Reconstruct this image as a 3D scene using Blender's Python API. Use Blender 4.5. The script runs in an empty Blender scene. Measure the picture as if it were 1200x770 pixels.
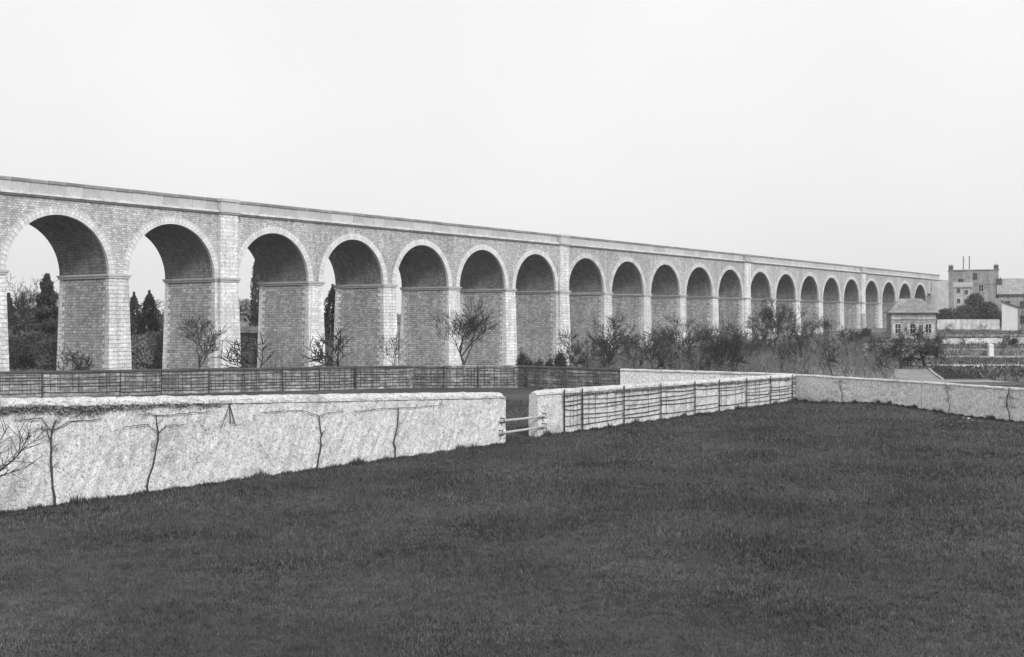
import bpy, math, random
import numpy as np
from mathutils import Vector, Matrix
random.seed(7)
S = bpy.context.scene
C = S.collection

# ---------------------------------------------------------------- camera, sky, sun, exposure
F, HX, HY, EYE = 1390.0, 600.0, 376.0, 5.0       # focal length and horizon measured on the 1200 px photograph
cam = bpy.data.cameras.new('camera')
co = bpy.data.objects.new('camera', cam); C.objects.link(co)
cam.sensor_width = 36; cam.lens = 36 * F / 1200
cam.shift_y = -9 / 1200
cam.clip_end = 6000; cam.clip_start = 0.1
co.location = (0, 0, EYE); co.rotation_euler = (math.pi / 2, 0, 0)
S.camera = co

SUN_EL, SUN_AZ = 33.0, 153.0                     # azimuth clockwise from +Y (the view direction)
w = bpy.data.worlds.new('World'); S.world = w; w.use_nodes = True
nt = w.node_tree; nt.nodes.clear()
sky = nt.nodes.new('ShaderNodeTexSky'); sky.sky_type = 'NISHITA'; sky.sun_disc = False
sky.sun_elevation = math.radians(SUN_EL); sky.sun_rotation = math.radians(SUN_AZ)
sky.dust_density = 6; sky.air_density = 1.5; sky.ozone_density = 0
bw = nt.nodes.new('ShaderNodeRGBToBW'); nt.links.new(sky.outputs[0], bw.inputs[0])
mxs = nt.nodes.new('ShaderNodeMix'); mxs.data_type = 'RGBA'
mxs.inputs[0].default_value = 0.78               # thin white overcast over the whole sky
nt.links.new(bw.outputs[0], mxs.inputs[6]); mxs.inputs[7].default_value = (11.3, 11.3, 11.3, 1)
# faint soft cloud mottling over the whole dome
tc = nt.nodes.new('ShaderNodeTexCoord')
ns = nt.nodes.new('ShaderNodeTexNoise'); ns.inputs['Scale'].default_value = 1.6; ns.inputs['Detail'].default_value = 5
nt.links.new(tc.outputs['Generated'], ns.inputs['Vector'])
mr = nt.nodes.new('ShaderNodeMapRange'); mr.inputs[1].default_value = .3; mr.inputs[2].default_value = .7
mr.inputs[3].default_value = .88; mr.inputs[4].default_value = 1.05
nt.links.new(ns.outputs[0], mr.inputs[0])
mul = nt.nodes.new('ShaderNodeMix'); mul.data_type = 'RGBA'; mul.blend_type = 'MULTIPLY'; mul.inputs[0].default_value = 1
nt.links.new(mxs.outputs[2], mul.inputs[6]); nt.links.new(mr.outputs[0], mul.inputs[7])
bg = nt.nodes.new('ShaderNodeBackground'); bg.inputs[1].default_value = 0.10
nt.links.new(mul.outputs[2], bg.inputs[0])
wo = nt.nodes.new('ShaderNodeOutputWorld'); nt.links.new(bg.outputs[0], wo.inputs[0])

sl = bpy.data.lights.new('sun', 'SUN'); sl.energy = 2.9; sl.angle = math.radians(9); sl.color = (1, 1, 1)
so = bpy.data.objects.new('sun', sl); C.objects.link(so)
az, el = math.radians(SUN_AZ), math.radians(SUN_EL)
sd = Vector((math.sin(az) * math.cos(el), math.cos(az) * math.cos(el), math.sin(el)))
so.rotation_euler = sd.to_track_quat('Z', 'Y').to_euler(); so.location = (40, -30, 60)
S.view_settings.view_transform = 'Standard'; S.view_settings.look = 'None'
S.view_settings.exposure = 0.0; S.view_settings.gamma = 1

# ---------------------------------------------------------------- helpers
def at(px, py, Y):                                # a photo pixel at depth Y -> world point
    return Vector(((px - HX) / F * Y, Y, EYE + (HY - py) / F * Y))
def X_(px, Y): return (px - HX) / F * Y
def Z_(py, Y): return EYE + (HY - py) / F * Y
_hy = [-500, 110, 125, 140, 170, 185, 260, 3000]
_hz = [0, 0, .3, .7, 1.75, 2.1, 3.3, 3.6]
def gh(X, Y):
    z = np.interp(Y, _hy, _hz)
    ax, ay = X + 28.5, Y - 118.5                   # the little valley the viaduct crosses
    s = ax*.5882 + ay*.8087; t = ax*.8087 - ay*.5882
    w = np.exp(-(t/np.where(t > 0, 20., 60.))**2)
    z = z*(1-w) + np.interp(s, [-60, -13, 15, 60, 85, 121, 181, 260], [-.4, -.4, -.6, -1.4, -1.0, 1.0, 3.3, 3.3])*w
    z = z + .27 * np.exp(-(((X - 21.0) / 2.6) ** 2 + ((Y - 67) / 4.5) ** 2))
    return z
def g(X, Y): return float(gh(X, Y))

class MB:
    def __init__(s): s.v = []; s.f = []; s.uv = {}
    def add(s, vs, fs, uvs=None):
        b = len(s.v); s.v += [tuple(v) for v in vs]
        for i, f in enumerate(fs):
            if uvs and uvs[i] is not None: s.uv[len(s.f)] = uvs[i]
            s.f.append(tuple(b + k for k in f))
    def box(s, x0, x1, y0, y1, z0, z1):
        s.frus(x0, x1, y0, y1, z0, x0, x1, y0, y1, z1)
    def frus(s, a0, a1, b0, b1, z0, c0, c1, d0, d1, z1):
        s.add([(a0,b0,z0),(a1,b0,z0),(a1,b1,z0),(a0,b1,z0),(c0,d0,z1),(c1,d0,z1),(c1,d1,z1),(c0,d1,z1)],
              [(0,3,2,1),(4,5,6,7),(0,1,5,4),(1,2,6,5),(2,3,7,6),(3,0,4,7)])
    def tube(s, pts, rads, n=4, cap=True):
        pts = [Vector(p) for p in pts]; rings = []; b = len(s.v)
        for i, p in enumerate(pts):
            d = (pts[min(i+1, len(pts)-1)] - pts[max(i-1, 0)])
            if d.length < 1e-6: d = Vector((0,0,1))
            d.normalize()
            u = d.cross(Vector((0,0,1)) if abs(d.z) < .9 else Vector((1,0,0))).normalized(); v = d.cross(u)
            r = rads[i] if isinstance(rads, (list, tuple)) else rads
            for k in range(n):
                a = 2*math.pi*k/n
                q = p + u*(r*math.cos(a)) + v*(r*math.sin(a)); s.v.append((q.x, q.y, q.z))
        for i in range(len(pts)-1):
            for k in range(n):
                s.f.append((b+i*n+k, b+i*n+(k+1)%n, b+(i+1)*n+(k+1)%n, b+(i+1)*n+k))
        if cap:
            s.f.append(tuple(b+k for k in range(n))[::-1]); s.f.append(tuple(b+(len(pts)-1)*n+k for k in range(n)))
    def mesh(s, name, mat, smooth=False, uv=True):
        me = bpy.data.meshes.new(name); me.from_pydata(s.v, [], s.f); me.update()
        if uv:
            ul = me.uv_layers.new(name='UVMap'); n = len(me.loops)
            arr = np.zeros((n, 2), np.float32)
            vs = np.array(s.v, np.float32)
            for p in me.polygons:
                ls = p.loop_start; nn = p.normal
                cu = s.uv.get(p.index)
                ids = s.f[p.index]
                if cu: arr[ls:ls+len(ids)] = cu
                else:
                    ax, ay, azz = abs(nn.x), abs(nn.y), abs(nn.z)
                    if azz > .75: c = (0, 1)
                    elif ay >= ax: c = (0, 2)
                    else: c = (1, 2)
                    arr[ls:ls+len(ids)] = vs[list(ids)][:, c]
            ul.data.foreach_set('uv', arr.ravel())
        if smooth: me.shade_smooth()
        me.materials.append(mat)
        return me
    def obj(s, name, mat, parent=None, smooth=False, uv=True, label=None, kind=None):
        me = s.mesh(name, mat, smooth, uv)
        return link(name, me, parent, label=label, kind=kind)
def link(name, me, parent=None, loc=None, rot=None, label=None, kind=None):
    o = bpy.data.objects.new(name, me); C.objects.link(o)
    if parent: o.parent = parent
    if loc is not None: o.location = loc
    if rot is not None: o.rotation_euler = rot
    if label: o['label'] = label
    if kind: o['kind'] = kind
    return o
def thing(name, label, cat, loc=(0,0,0), rz=0, group=None):
    o = bpy.data.objects.new(name, None); C.objects.link(o)
    o.location = loc; o.rotation_euler = (0, 0, rz); o.empty_display_size = .3
    o['label'] = label; o['category'] = cat
    if group: o['group'] = group
    return o
def tag(o, label, cat, group=None):
    o['label'] = label; o['category'] = cat
    if group: o['group'] = group
    return o
def copy_tree(src, label, loc, rz=0, sc=1, group=None):
    def cp(o, par):
        c = o.copy(); C.objects.link(c); c.parent = par
        for ch in list(o.children): cp(ch, c)
        return c
    c = cp(src, None); c.location = loc; c.rotation_euler = (0, 0, rz)
    c.scale = (sc, sc, sc) if not isinstance(sc, tuple) else sc
    c['label'] = label
    if group: c['group'] = group
    return c

# ---------------------------------------------------------------- materials (all neutral: the place is only known in black and white)
def newmat(name):
    m = bpy.data.materials.new(name); m.use_nodes = True
    t = m.node_tree; b = t.nodes['Principled BSDF']
    b.inputs['Roughness'].default_value = .9; b.inputs['Specular IOR Level'].default_value = .15
    return m, t, b
def N(t, typ, **kw):
    n = t.nodes.new(typ)
    for k, v in kw.items():
        if k in n.inputs: n.inputs[k].default_value = v
        else: setattr(n, k, v)
    return n
def noise(t, vec, scale, detail=4, rough=.6):
    n = N(t, 'ShaderNodeTexNoise'); n.inputs['Scale'].default_value = scale
    n.inputs['Detail'].default_value = detail; n.inputs['Roughness'].default_value = rough
    t.links.new(vec, n.inputs['Vector']); return n.outputs[0]
def rng(t, src, a, b, c, d):
    n = N(t, 'ShaderNodeMapRange'); n.inputs[1].default_value = a; n.inputs[2].default_value = b
    n.inputs[3].default_value = c; n.inputs[4].default_value = d
    t.links.new(src, n.inputs[0]); return n.outputs[0]
def mth(t, op, a, b):
    n = N(t, 'ShaderNodeMath', operation=op)
    for i, q in enumerate((a, b)):
        if isinstance(q, (int, float)): n.inputs[i].default_value = q
        else: t.links.new(q, n.inputs[i])
    return n.outputs[0]
def coord(t, kind='Object'):
    return N(t, 'ShaderNodeTexCoord').outputs[kind]
def bump(t, b, h, strength, dist):
    n = N(t, 'ShaderNodeBump'); n.inputs['Strength'].default_value = strength; n.inputs['Distance'].default_value = dist
    t.links.new(h, n.inputs['Height']); t.links.new(n.outputs[0], b.inputs['Normal'])
def mottled(name, base, var=.3, s1=.6, s2=9, bmp=.5, bd=.02, rough=.9, space='Object', s3=40):
    m, t, b = newmat(name); v = coord(t, space)
    a = rng(t, noise(t, v, s1, 5), .3, .7, 1-var, 1+var)
    c = rng(t, noise(t, v, s2, 6, .75), .3, .7, 1-var, 1+var)
    d = rng(t, noise(t, v, s3, 2, .8), .3, .7, 1-var*.8, 1+var*.8)
    x = mth(t, 'MULTIPLY', mth(t, 'MULTIPLY', mth(t, 'MULTIPLY', a, c), d), base)
    t.links.new(x, b.inputs['Base Color']); b.inputs['Roughness'].default_value = rough
    if bmp: bump(t, b, mth(t, 'ADD', noise(t, v, s2, 6, .7), noise(t, v, s3, 2)), bmp, bd)
    return m
def masonry(name, base, bw_, bh, var=.35, mortar=.6, stain=.25, msz=.03, bd=.03):
    """coursed rubble; UV in metres"""
    m, t, b = newmat(name); uv = coord(t, 'UV')
    wob = N(t, 'ShaderNodeTexNoise'); wob.inputs['Scale'].default_value = 1.3; t.links.new(uv, wob.inputs['Vector'])
    vm = N(t, 'ShaderNodeVectorMath', operation='SCALE'); vm.inputs['Scale'].default_value = .12
    t.links.new(wob.outputs['Color'], vm.inputs[0])
    va = N(t, 'ShaderNodeVectorMath', operation='ADD'); t.links.new(uv, va.inputs[0]); t.links.new(vm.outputs[0], va.inputs[1])
    br = N(t, 'ShaderNodeTexBrick'); br.offset = .5
    br.inputs['Scale'].default_value = 1; br.inputs['Brick Width'].default_value = bw_; br.inputs['Row Height'].default_value = bh
    br.inputs['Mortar Size'].default_value = msz; br.inputs['Mortar Smooth'].default_value = .4; br.inputs['Bias'].default_value = 0
    br.inputs['Color1'].default_value = (1-var,)*3 + (1,); br.inputs['Color2'].default_value = (1+var,)*3 + (1,)
    br.inputs['Mortar'].default_value = (mortar,)*3 + (1,)
    t.links.new(va.outputs[0], br.inputs['Vector'])
    o = coord(t, 'Object')
    st = rng(t, noise(t, o, .25, 6, .65), .3, .7, 1-stain, 1+stain*.6)
    fn = rng(t, noise(t, uv, 6, 5, .85), .32, .68, .62, 1.38)
    mp = N(t, 'ShaderNodeMapping'); mp.inputs['Scale'].default_value = (1.6, 1.6, .16); t.links.new(o, mp.inputs['Vector'])
    sk = rng(t, noise(t, mp.outputs[0], 1.0, 5, .7), .38, .68, 1+stain*.4, 1-stain*1.3)
    g3 = rng(t, noise(t, uv, 2.7, 3, .9), .3, .7, .72, 1.28)
    x = mth(t, 'MULTIPLY', mth(t, 'MULTIPLY', mth(t, 'MULTIPLY', br.outputs['Color'], st), fn), base)
    oi = N(t, 'ShaderNodeObjectInfo')
    x = mth(t, 'MULTIPLY', mth(t, 'MULTIPLY', mth(t, 'MULTIPLY', x, sk), g3), rng(t, oi.outputs['Random'], 0, 1, .90, 1.10))
    t.links.new(x, b.inputs['Base Color'])
    hh = mth(t, 'SUBTRACT', mth(t, 'MULTIPLY', noise(t, uv, 9, 4), .6), br.outputs['Fac'])
    bump(t, b, hh, .7, bd)
    return m
def stone(name, base, var=.12, rnd=.12, vert=True):
    """dressed stone with a random tone per object"""
    m, t, b = newmat(name); o = coord(t, 'Object')
    oi = N(t, 'ShaderNodeObjectInfo')
    r = rng(t, oi.outputs['Random'], 0, 1, 1-rnd, 1+rnd)
    a = rng(t, noise(t, o, 1.1, 5, .7), .3, .7, 1-var, 1+var)
    f = rng(t, noise(t, o, 5, 6, .85), .3, .7, 1-var, 1+var)
    x = mth(t, 'MULTIPLY', mth(t, 'MULTIPLY', mth(t, 'MULTIPLY', a, f), r), base)
    t.links.new(x, b.inputs['Base Color']); bump(t, b, noise(t, o, 12, 5), .4, .02)
    return m
M = {}
M['rubble'] = masonry('viaduct_rubble', .48, .36, .20, .26, .62, .2)
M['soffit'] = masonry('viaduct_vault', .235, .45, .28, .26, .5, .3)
M['ashlar'] = stone('viaduct_ashlar', .55, .32)
M['quoin'] = masonry('pier_quoin', .67, 1.15, .375, .12, .72, .22, .035)
M['bank'] = mottled('embankment_turf', .34, .3, s1=.3, s2=3, bmp=1, bd=.1)
M['pier_core'] = masonry('pier_rubble', .42, .50, .26, .28, .5, .22)
M['coping'] = stone('coping_stone', .21, .25, .22)
M['parapet'] = stone('parapet_stone', .40, .2, .14)
M['deck'] = mottled('ballast', .2)

def limewash(name, base, dark=.35, thr=(.52, .66)):
    m, t, b = newmat(name); uv = coord(t, 'UV'); o = coord(t, 'Object')
    blot = rng(t, noise(t, o, 1.0, 7, .72), thr[0], thr[1], 1, dark+.25)
    med = rng(t, noise(t, o, 5.5, 6, .8), .32, .68, .70, 1.22)
    fn = rng(t, noise(t, o, 22, 4, .9), .32, .68, .62, 1.34)
    br = N(t, 'ShaderNodeTexVoronoi'); br.inputs['Scale'].default_value = 3.2; t.links.new(o, br.inputs['Vector'])
    pit = rng(t, noise(t, o, 11, 4, .95), .32, .48, .35, 1)
    crk = N(t, 'ShaderNodeTexVoronoi'); crk.feature = 'DISTANCE_TO_EDGE'; crk.inputs['Scale'].default_value = 3.6
    wv = N(t, 'ShaderNodeTexNoise'); wv.inputs['Scale'].default_value = 3; wv.inputs['Detail'].default_value = 4; t.links.new(o, wv.inputs['Vector'])
    wa = N(t, 'ShaderNodeVectorMath', operation='SCALE'); wa.inputs['Scale'].default_value = .22; t.links.new(wv.outputs['Color'], wa.inputs[0])
    wb = N(t, 'ShaderNodeVectorMath', operation='ADD'); t.links.new(o, wb.inputs[0]); t.links.new(wa.outputs[0], wb.inputs[1]); t.links.new(wb.outputs[0], crk.inputs['Vector'])
    msk = rng(t, noise(t, o, .9, 4, .7), .54, .64, 0, .4)          # where the wash has gone and the stone joints show
    joint = mth(t, 'SUBTRACT', 1, mth(t, 'MULTIPLY', rng(t, crk.outputs['Distance'], .0, .07, 1, 0), msk))
    x = mth(t, 'MULTIPLY', mth(t, 'MULTIPLY', mth(t, 'MULTIPLY', blot, med), fn), base)
    x = mth(t, 'MULTIPLY', mth(t, 'MULTIPLY', x, pit), joint)
    t.links.new(x, b.inputs['Base Color'])
    bump(t, b, mth(t, 'ADD', noise(t, o, 7, 6, .8), mth(t, 'MULTIPLY', br.outputs['Distance'], .4)), .5, .025)
    return m
M['lime'] = limewash('old_limewash', .57, .40, (.50, .68))
M['lime_cap'] = limewash('pale_wall_cap', .56, .35)
M['lime_far'] = limewash('pale_garden_wall', .82, .6)
M['dark_wall'] = masonry('mossy_rubble', .27, .5, .22, .35, .7, .35, .03)
M['dark_cap'] = mottled('mossy_cap', .07, .3)
M['wood_dark'] = mottled('weathered_wood_dark', .045, .3)
M['wood_pale'] = mottled('weathered_wood_pale', .42, .2)
M['iron'] = mottled('rusty_iron', .05, .2, rough=.6)
M['bark'] = mottled('bark', .055, .3, s1=2, s2=14)
M['bark_pale'] = mottled('bark_pale', .12, .3, s1=2, s2=14)
M['tree_twig'] = mottled('tree_twig_bark', .04, .3)
M['twig'] = mottled('twig_bark', .075, .3)
M['twig_pale'] = mottled('twig_bark_pale', .16, .35)
M['evergreen'] = mottled('evergreen_foliage', .06, .45, s1=1.2, s2=6)
M['hedge'] = mottled('hedge_foliage', .22, .45, s1=1.2, s2=6)
M['hill'] = mottled('hill_foliage', .075, .5, s1=1, s2=5)
M['scrub'] = mottled('scrub_foliage', .12, .45, s1=.8, s2=6)
M['grass'] = mottled('meadow_grass', .064, .45, s1=.12, s2=2.0, s3=14, bmp=.9, bd=.05)
M['blade'] = mottled('grass_blade', .056, .62, s1=.3, s2=3.5, s3=17, bmp=0)
M['dry_blade'] = mottled('dry_grass_blade', .115, .4, s1=.2, s2=2, s3=9, bmp=0)
M['path'] = mottled('path_gravel', .33, .3, s1=.5, s2=3, bmp=1, bd=.08)
M['soil'] = mottled('dug_soil', .09, .6, s1=.7, s2=5, bmp=1, bd=.1)
M['field'] = mottled('rough_field', .17, .5, s1=.15, s2=2, bmp=1, bd=.1)
M['slate'] = masonry('slate_roof', .27, .45, .3, .25, .7, .2)
M['tile'] = masonry('tile_roof', .36, .35, .28, .25, .7, .25)
M['render_wall'] = masonry('rendered_wall', .33, .6, .3, .16, .8, .3)
M['render_pale'] = masonry('pale_rendered_wall', .50, .6, .3, .12, .85, .3)
M['render_dark'] = mottled('grey_rendered_wall', .22, .18, s1=.3, s2=4)
M['paint'] = mottled('old_white_paint', .6, .08)
M['shutter'] = mottled('dark_shutter_paint', .08, .1)
mg, tg, bgl = newmat('window_glass'); bgl.inputs['Base Color'].default_value = (.02,.02,.02,1); bgl.inputs['Roughness'].default_value = .15; bgl.inputs['Specular IOR Level'].default_value = .5
M['glass'] = mg

# ---------------------------------------------------------------- ground
def grid_obj(name, xs, ys, zf, mat, dz=0, kind='structure', jit=0):
    xs = np.asarray(xs, float); ys = np.asarray(ys, float)
    XX, YY = np.meshgrid(xs, ys)
    ZZ = zf(XX, YY) + dz
    if jit: ZZ = ZZ + np.random.RandomState(3).uniform(-jit, jit, ZZ.shape)
    vs = np.stack([XX, YY, ZZ], -1).reshape(-1, 3)
    nx, ny = len(xs), len(ys)
    i = np.arange(ny-1)[:, None]*nx + np.arange(nx-1)[None]
    fs = np.stack([i, i+1, i+nx+1, i+nx], -1).reshape(-1, 4)
    me = bpy.data.meshes.new(name); me.from_pydata(vs.tolist(), [], fs.tolist()); me.update(); me.shade_smooth()
    me.materials.append(mat)
    o = bpy.data.objects.new(name, me); C.objects.link(o)
    if kind: o['kind'] = kind
    return o
xs = np.concatenate([[-3000, -1200, -500, -250, -150, -100], np.arange(-80, 14, 4), np.arange(14, 30, .5), np.arange(30, 150, 4), [150, 250, 500, 1200, 3000]])
ys = np.concatenate([[-500, -100, -20, 0, 10], np.arange(14, 58, 4), np.arange(58, 78, .5), np.arange(78, 300, 3), [300, 400, 700, 1500, 3000]])
grid_obj('ground', xs, ys, gh, M['grass'])
GR = bpy.data.objects['ground']; GR.data.materials.append(M['field'])
for p in GR.data.polygons:
    if p.center.y > 93: p.material_index = 1

# ---------------------------------------------------------------- the viaduct
DX, DY = 1011/1718.8, 1390/1718.8
VROT = math.atan2(DY, DX)
V0 = Vector((X_(265.5, 118.5), 118.5, 0))
def vw(s, y=0, z=0): return Vector((V0.x + DX*s - DY*y, V0.y + DY*s + DX*y, z))
VIA = thing('viaduct', 'long stone railway viaduct of round arches crossing the whole view', 'viaduct', V0, VROT)
W = 7.7; ZS = 9.26; ZI = 8.88; ZT = 15.62
PP = 3.0                                          # pier under a pilaster
def bays():
    ops = []                                      # (centre, radius)
    R0, p0 = 5.0, 2.1
    e = -PP/2
    for k in range(3):
        ops.append((e - R0, R0)); e -= 2*R0 + p0
    start = e - 6
    ops.reverse()
    R, p = 4.88, 2.17
    for b in range(4):
        e = b*60.5 + PP/2
        for k in range(5 if b < 3 else 4):
            ops.append((e + R, R)); e += 2*R + p
    return ops, start
OPS, VS = bays()
VE = 181.5 + PP/2 + 4*2*4.88 + 3*2.17 + 13        # end of abutment
PIL = [0, 60.5, 121.0, 181.5]
# spans: spandrel faces + vault
edges = []
for i, (c, r) in enumerate(OPS):
    l = (OPS[i-1][0] + OPS[i-1][1] + c - r)/2 if i else VS
    rr = (c + r + OPS[i+1][0] - OPS[i+1][1])/2 if i+1 < len(OPS) else c + r + 2
    edges.append((l, rr))
def span_part(c, r, l, rr):
    va = MB(); n = 36
    arc = [(c - r*math.cos(math.pi*k/n), ZS + r*math.sin(math.pi*k/n)) for k in range(n+1)]
    for (y, flip) in ((0, 0), (W, 1)):
        sp = MB()
        def q(a, b, cc, d):
            fs = [(0,1,2,3)] if not flip else [(3,2,1,0)]
            sp.add([(a[0],y,a[1]),(b[0],y,b[1]),(cc[0],y,cc[1]),(d[0],y,d[1])], fs)
        for k in range(n):
            a, b = arc[k], arc[k+1]
            q(a, b, (b[0], ZT), (a[0], ZT))
        q((l, ZS), (c-r, ZS), (c-r, ZT), (l, ZT)); q((c+r, ZS), (rr, ZS), (rr, ZT), (c+r, ZT))
        sp.obj('spandrel', M['rubble'], VIA)
    for k in range(n):
        a, b = arc[k], arc[k+1]; u0, u1 = r*math.pi*k/n, r*math.pi*(k+1)/n
        va.add([(a[0],0,a[1]),(a[0],W,a[1]),(b[0],W,b[1]),(b[0],0,b[1])], [(0,1,2,3)],
               [[(0,u0),(W,u0),(W,u1),(0,u1)]])
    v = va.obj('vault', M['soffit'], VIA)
for (c, r), (l, rr) in zip(OPS, edges): span_part(c, r, l, rr)

# voussoirs: one wedge shape, turned about each arch centre
def voussoir_mesh(r, n, t=.70):
    m = MB(); h = math.pi/n/2*.93
    v = []
    for y in (-.045, .30):
        for (rad, a) in ((r-.012, -h), (r-.012, h), (r+t, h), (r+t, -h)):
            v.append((rad*math.sin(a), y, rad*math.cos(a)))
    m.add(v, [(0,1,2,3),(7,6,5,4),(0,4,5,1),(1,5,6,2),(2,6,7,3),(3,7,4,0)])
    return m
NV = 39
vcache = {}
rest = MB()
cnt = 0
for (c, r) in OPS:
    near = c > -30 and cnt + NV <= 300
    if r not in vcache: vcache[r] = voussoir_mesh(r, NV).mesh('voussoir', M['ashlar'])
    for k in range(NV):
        a = -math.pi/2 + math.pi*(k+.5)/NV
        if near:
            o = link('voussoir', vcache[r], VIA, (c, random.uniform(-.012, .004), ZS), (0, a, 0)); cnt += 1
        else:
            mb = voussoir_mesh(r, NV); ca, sa = math.cos(a), math.sin(a)
            rest.add([(x*ca + z*sa + c, y, -x*sa + z*ca + ZS) for x, y, z in mb.v], mb.f)
rest.obj('voussoir', M['ashlar'], VIA, kind='stuff')

# piers
def batter(z): return (ZI - z) / (ZI + .8) * .22
def pier(x0, x1, wide=False, zb=-.8):
    xs0, xs1 = x0 + .03, x1 - .03
    b = batter(zb)
    m = MB(); m.frus(xs0-b, xs1+b, -b+.03, W+b-.03, zb, xs0, xs1, .03, W-.03, ZI)
    po = m.obj('pier', M['pier_core'], VIA)
    q = MB(); z = zb; k = 0; ch = .375
    while z < ZI - .01:
        z1 = min(z + ch, ZI); b0, b1 = batter(z), batter(z1)
        Lk = (.62, .38)[k % 2]; J = (.50, .85)[k % 2]; zz = z1 - .015
        for (sx, xe) in ((1, xs0), (-1, xs1)):
            L = (xs1-xs0)*(Lk if sx > 0 else 1-Lk) - .008; e0 = xe - sx*(b0+.02); e1 = xe - sx*(b1+.02); i0 = xe + sx*L
            a0, a1 = (e0, i0) if sx > 0 else (i0, e0); c0, c1 = (e1, i0) if sx > 0 else (i0, e1)
            pr = random.uniform(.0, .02)
            q.frus(a0, a1, -b0-pr, J, z, c0, c1, -b1-pr, J, zz)
            q.frus(a0, a1, W-J, W+b0+pr, z, c0, c1, W-J, W+b1+pr, zz)
        z = z1; k += 1
    q.obj('quoin', M['quoin'], po, kind='stuff')
    im = MB()
    e = .10
    im.box(x0-e, x1+e, -e-.02, W+e+.02, ZI+.002, ZI+.20)
    im.box(x0-e*1.9, x1+e*1.9, -e*1.9, W+e*1.9, ZI+.20, ZS-.004)
    im.obj('impost', M['parapet'], po)
for i in range(len(OPS)-1):
    c, r = OPS[i]; c2, r2 = OPS[i+1]; mid = (c+r+c2-r2)/2
    zb = g(vw(mid).x, vw(mid).y) - .8
    pier(c+r, c2-r2, zb=min(zb, 5))
pier(VS, OPS[0][0]-OPS[0][1])
# abutment past the last arch
ab = MB(); e = OPS[-1][0] + OPS[-1][1]
ab.box(e, VE, .02, W-.02, 1, ZS); ab.box(e+2, VE, .01, W-.01, ZS, ZT)
ab.obj('abutment', M['rubble'], VIA)
# pilasters with quoined edges, and the break in the parapet above
for s in PIL:
    pm = MB(); zb = g(vw(s).x, vw(s).y) - .8; hw = 1.12
    pm.frus(s-hw-.2, s+hw+.2, -.42-.25, 0, zb, s-hw, s+hw, -.42, 0.02, ZI)
    pm.box(s-hw, s+hw, -.42, .02, ZI, ZT)
    po = pm.obj('pilaster', M['pier_core'], VIA)
    q = MB(); z = zb; k = 0
    while z < ZT - .02:
        z1 = min(z + .375, ZT); b0 = max(0, batter(z)); b1 = max(0, batter(z1)); Lk = (.64, .36)[k % 2]
        for sx in (1, -1):
            xe = s - sx*hw; L = 2*hw*(Lk if sx > 0 else 1-Lk) - .008
            e0, e1, i0 = xe - sx*(b0+.02), xe - sx*(b1+.02), xe + sx*L
            a0, a1 = (e0, i0) if sx > 0 else (i0, e0); c0, c1 = (e1, i0) if sx > 0 else (i0, e1)
            q.frus(a0, a1, -.45-b0*1.15, -.05, z, c0, c1, -.45-b1*1.15, -.05, z1-.02)
        z = z1; k += 1
    q.obj('quoin', M['quoin'], po, kind='stuff')
    im = MB(); im.box(s-hw-.1, s+hw+.1, -.56, -.2, ZI+.002, ZI+.20); im.box(s-hw-.19, s+hw+.19, -.64, -.21, ZI+.2, ZS)
    im.obj('impost', M['parapet'], po)
    cm = MB(); cm.box(s-hw-.12, s+hw+.12, -.66, .0, ZT+.004, ZT+.14); cm.box(s-hw-.2, s+hw+.2, -.76, .0, ZT+.14, ZT+.35)
    cm.box(s-hw-.02, s+hw+.02, -.52, -.1, ZT+.35, 16.85); cm.box(s-hw-.12, s+hw+.12, -.64, -.1, 16.85, 17.13)
    cm.obj('parapet_pier', M['parapet'], VIA)
# cornice, parapet blocks, coping stones
PILC = PIL
cm = MB(); cm.box(VS, VE, -.16, .3, ZT, ZT+.13); cm.box(VS, VE, -.40, .3, ZT+.133, ZT+.33)
cm.box(VS, VE, W-.3, W+.16, ZT, ZT+.13); cm.box(VS, VE, W-.3, W+.30, ZT+.133, ZT+.34)
cm.obj('cornice', M['ashlar'], VIA)
dm = MB(); dm.box(VS, VE, .3, W-.3, ZT-.1, ZT+.3); dm.obj('track_bed', M['deck'], VIA)
rp = MB(); rp.box(VS, VE, W-.35, W+.02, ZT+.343, 16.85); rp.box(VS, VE, W-.42, W+.1, 16.853, 17.1); rp.obj('rear_parapet', M['parapet'], VIA)
bl = 1.72; nb = int((VE - VS)/bl)
b1 = MB(); b1.box(.012, bl-.012, -.02, .36, ZT+.343, 16.84); pbm = b1.mesh('parapet_block', M['parapet'])
b2 = MB(); b2.box(.012, bl-.012, -.12, .44, 16.845, 17.06); b2.frus(.012, bl-.012, -.12, .44, 17.06, .012, bl-.012, -.03, .35, 17.13); cpm = b2.mesh('coping_stone', M['coping'])
for k in range(nb):
    link('parapet_block', pbm, VIA, (VS+k*bl, random.uniform(-.012,.012), 0))
    link('coping_stone', cpm, VIA, (VS+k*bl, random.uniform(-.015,.015), random.uniform(-.012,.012)))

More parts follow.
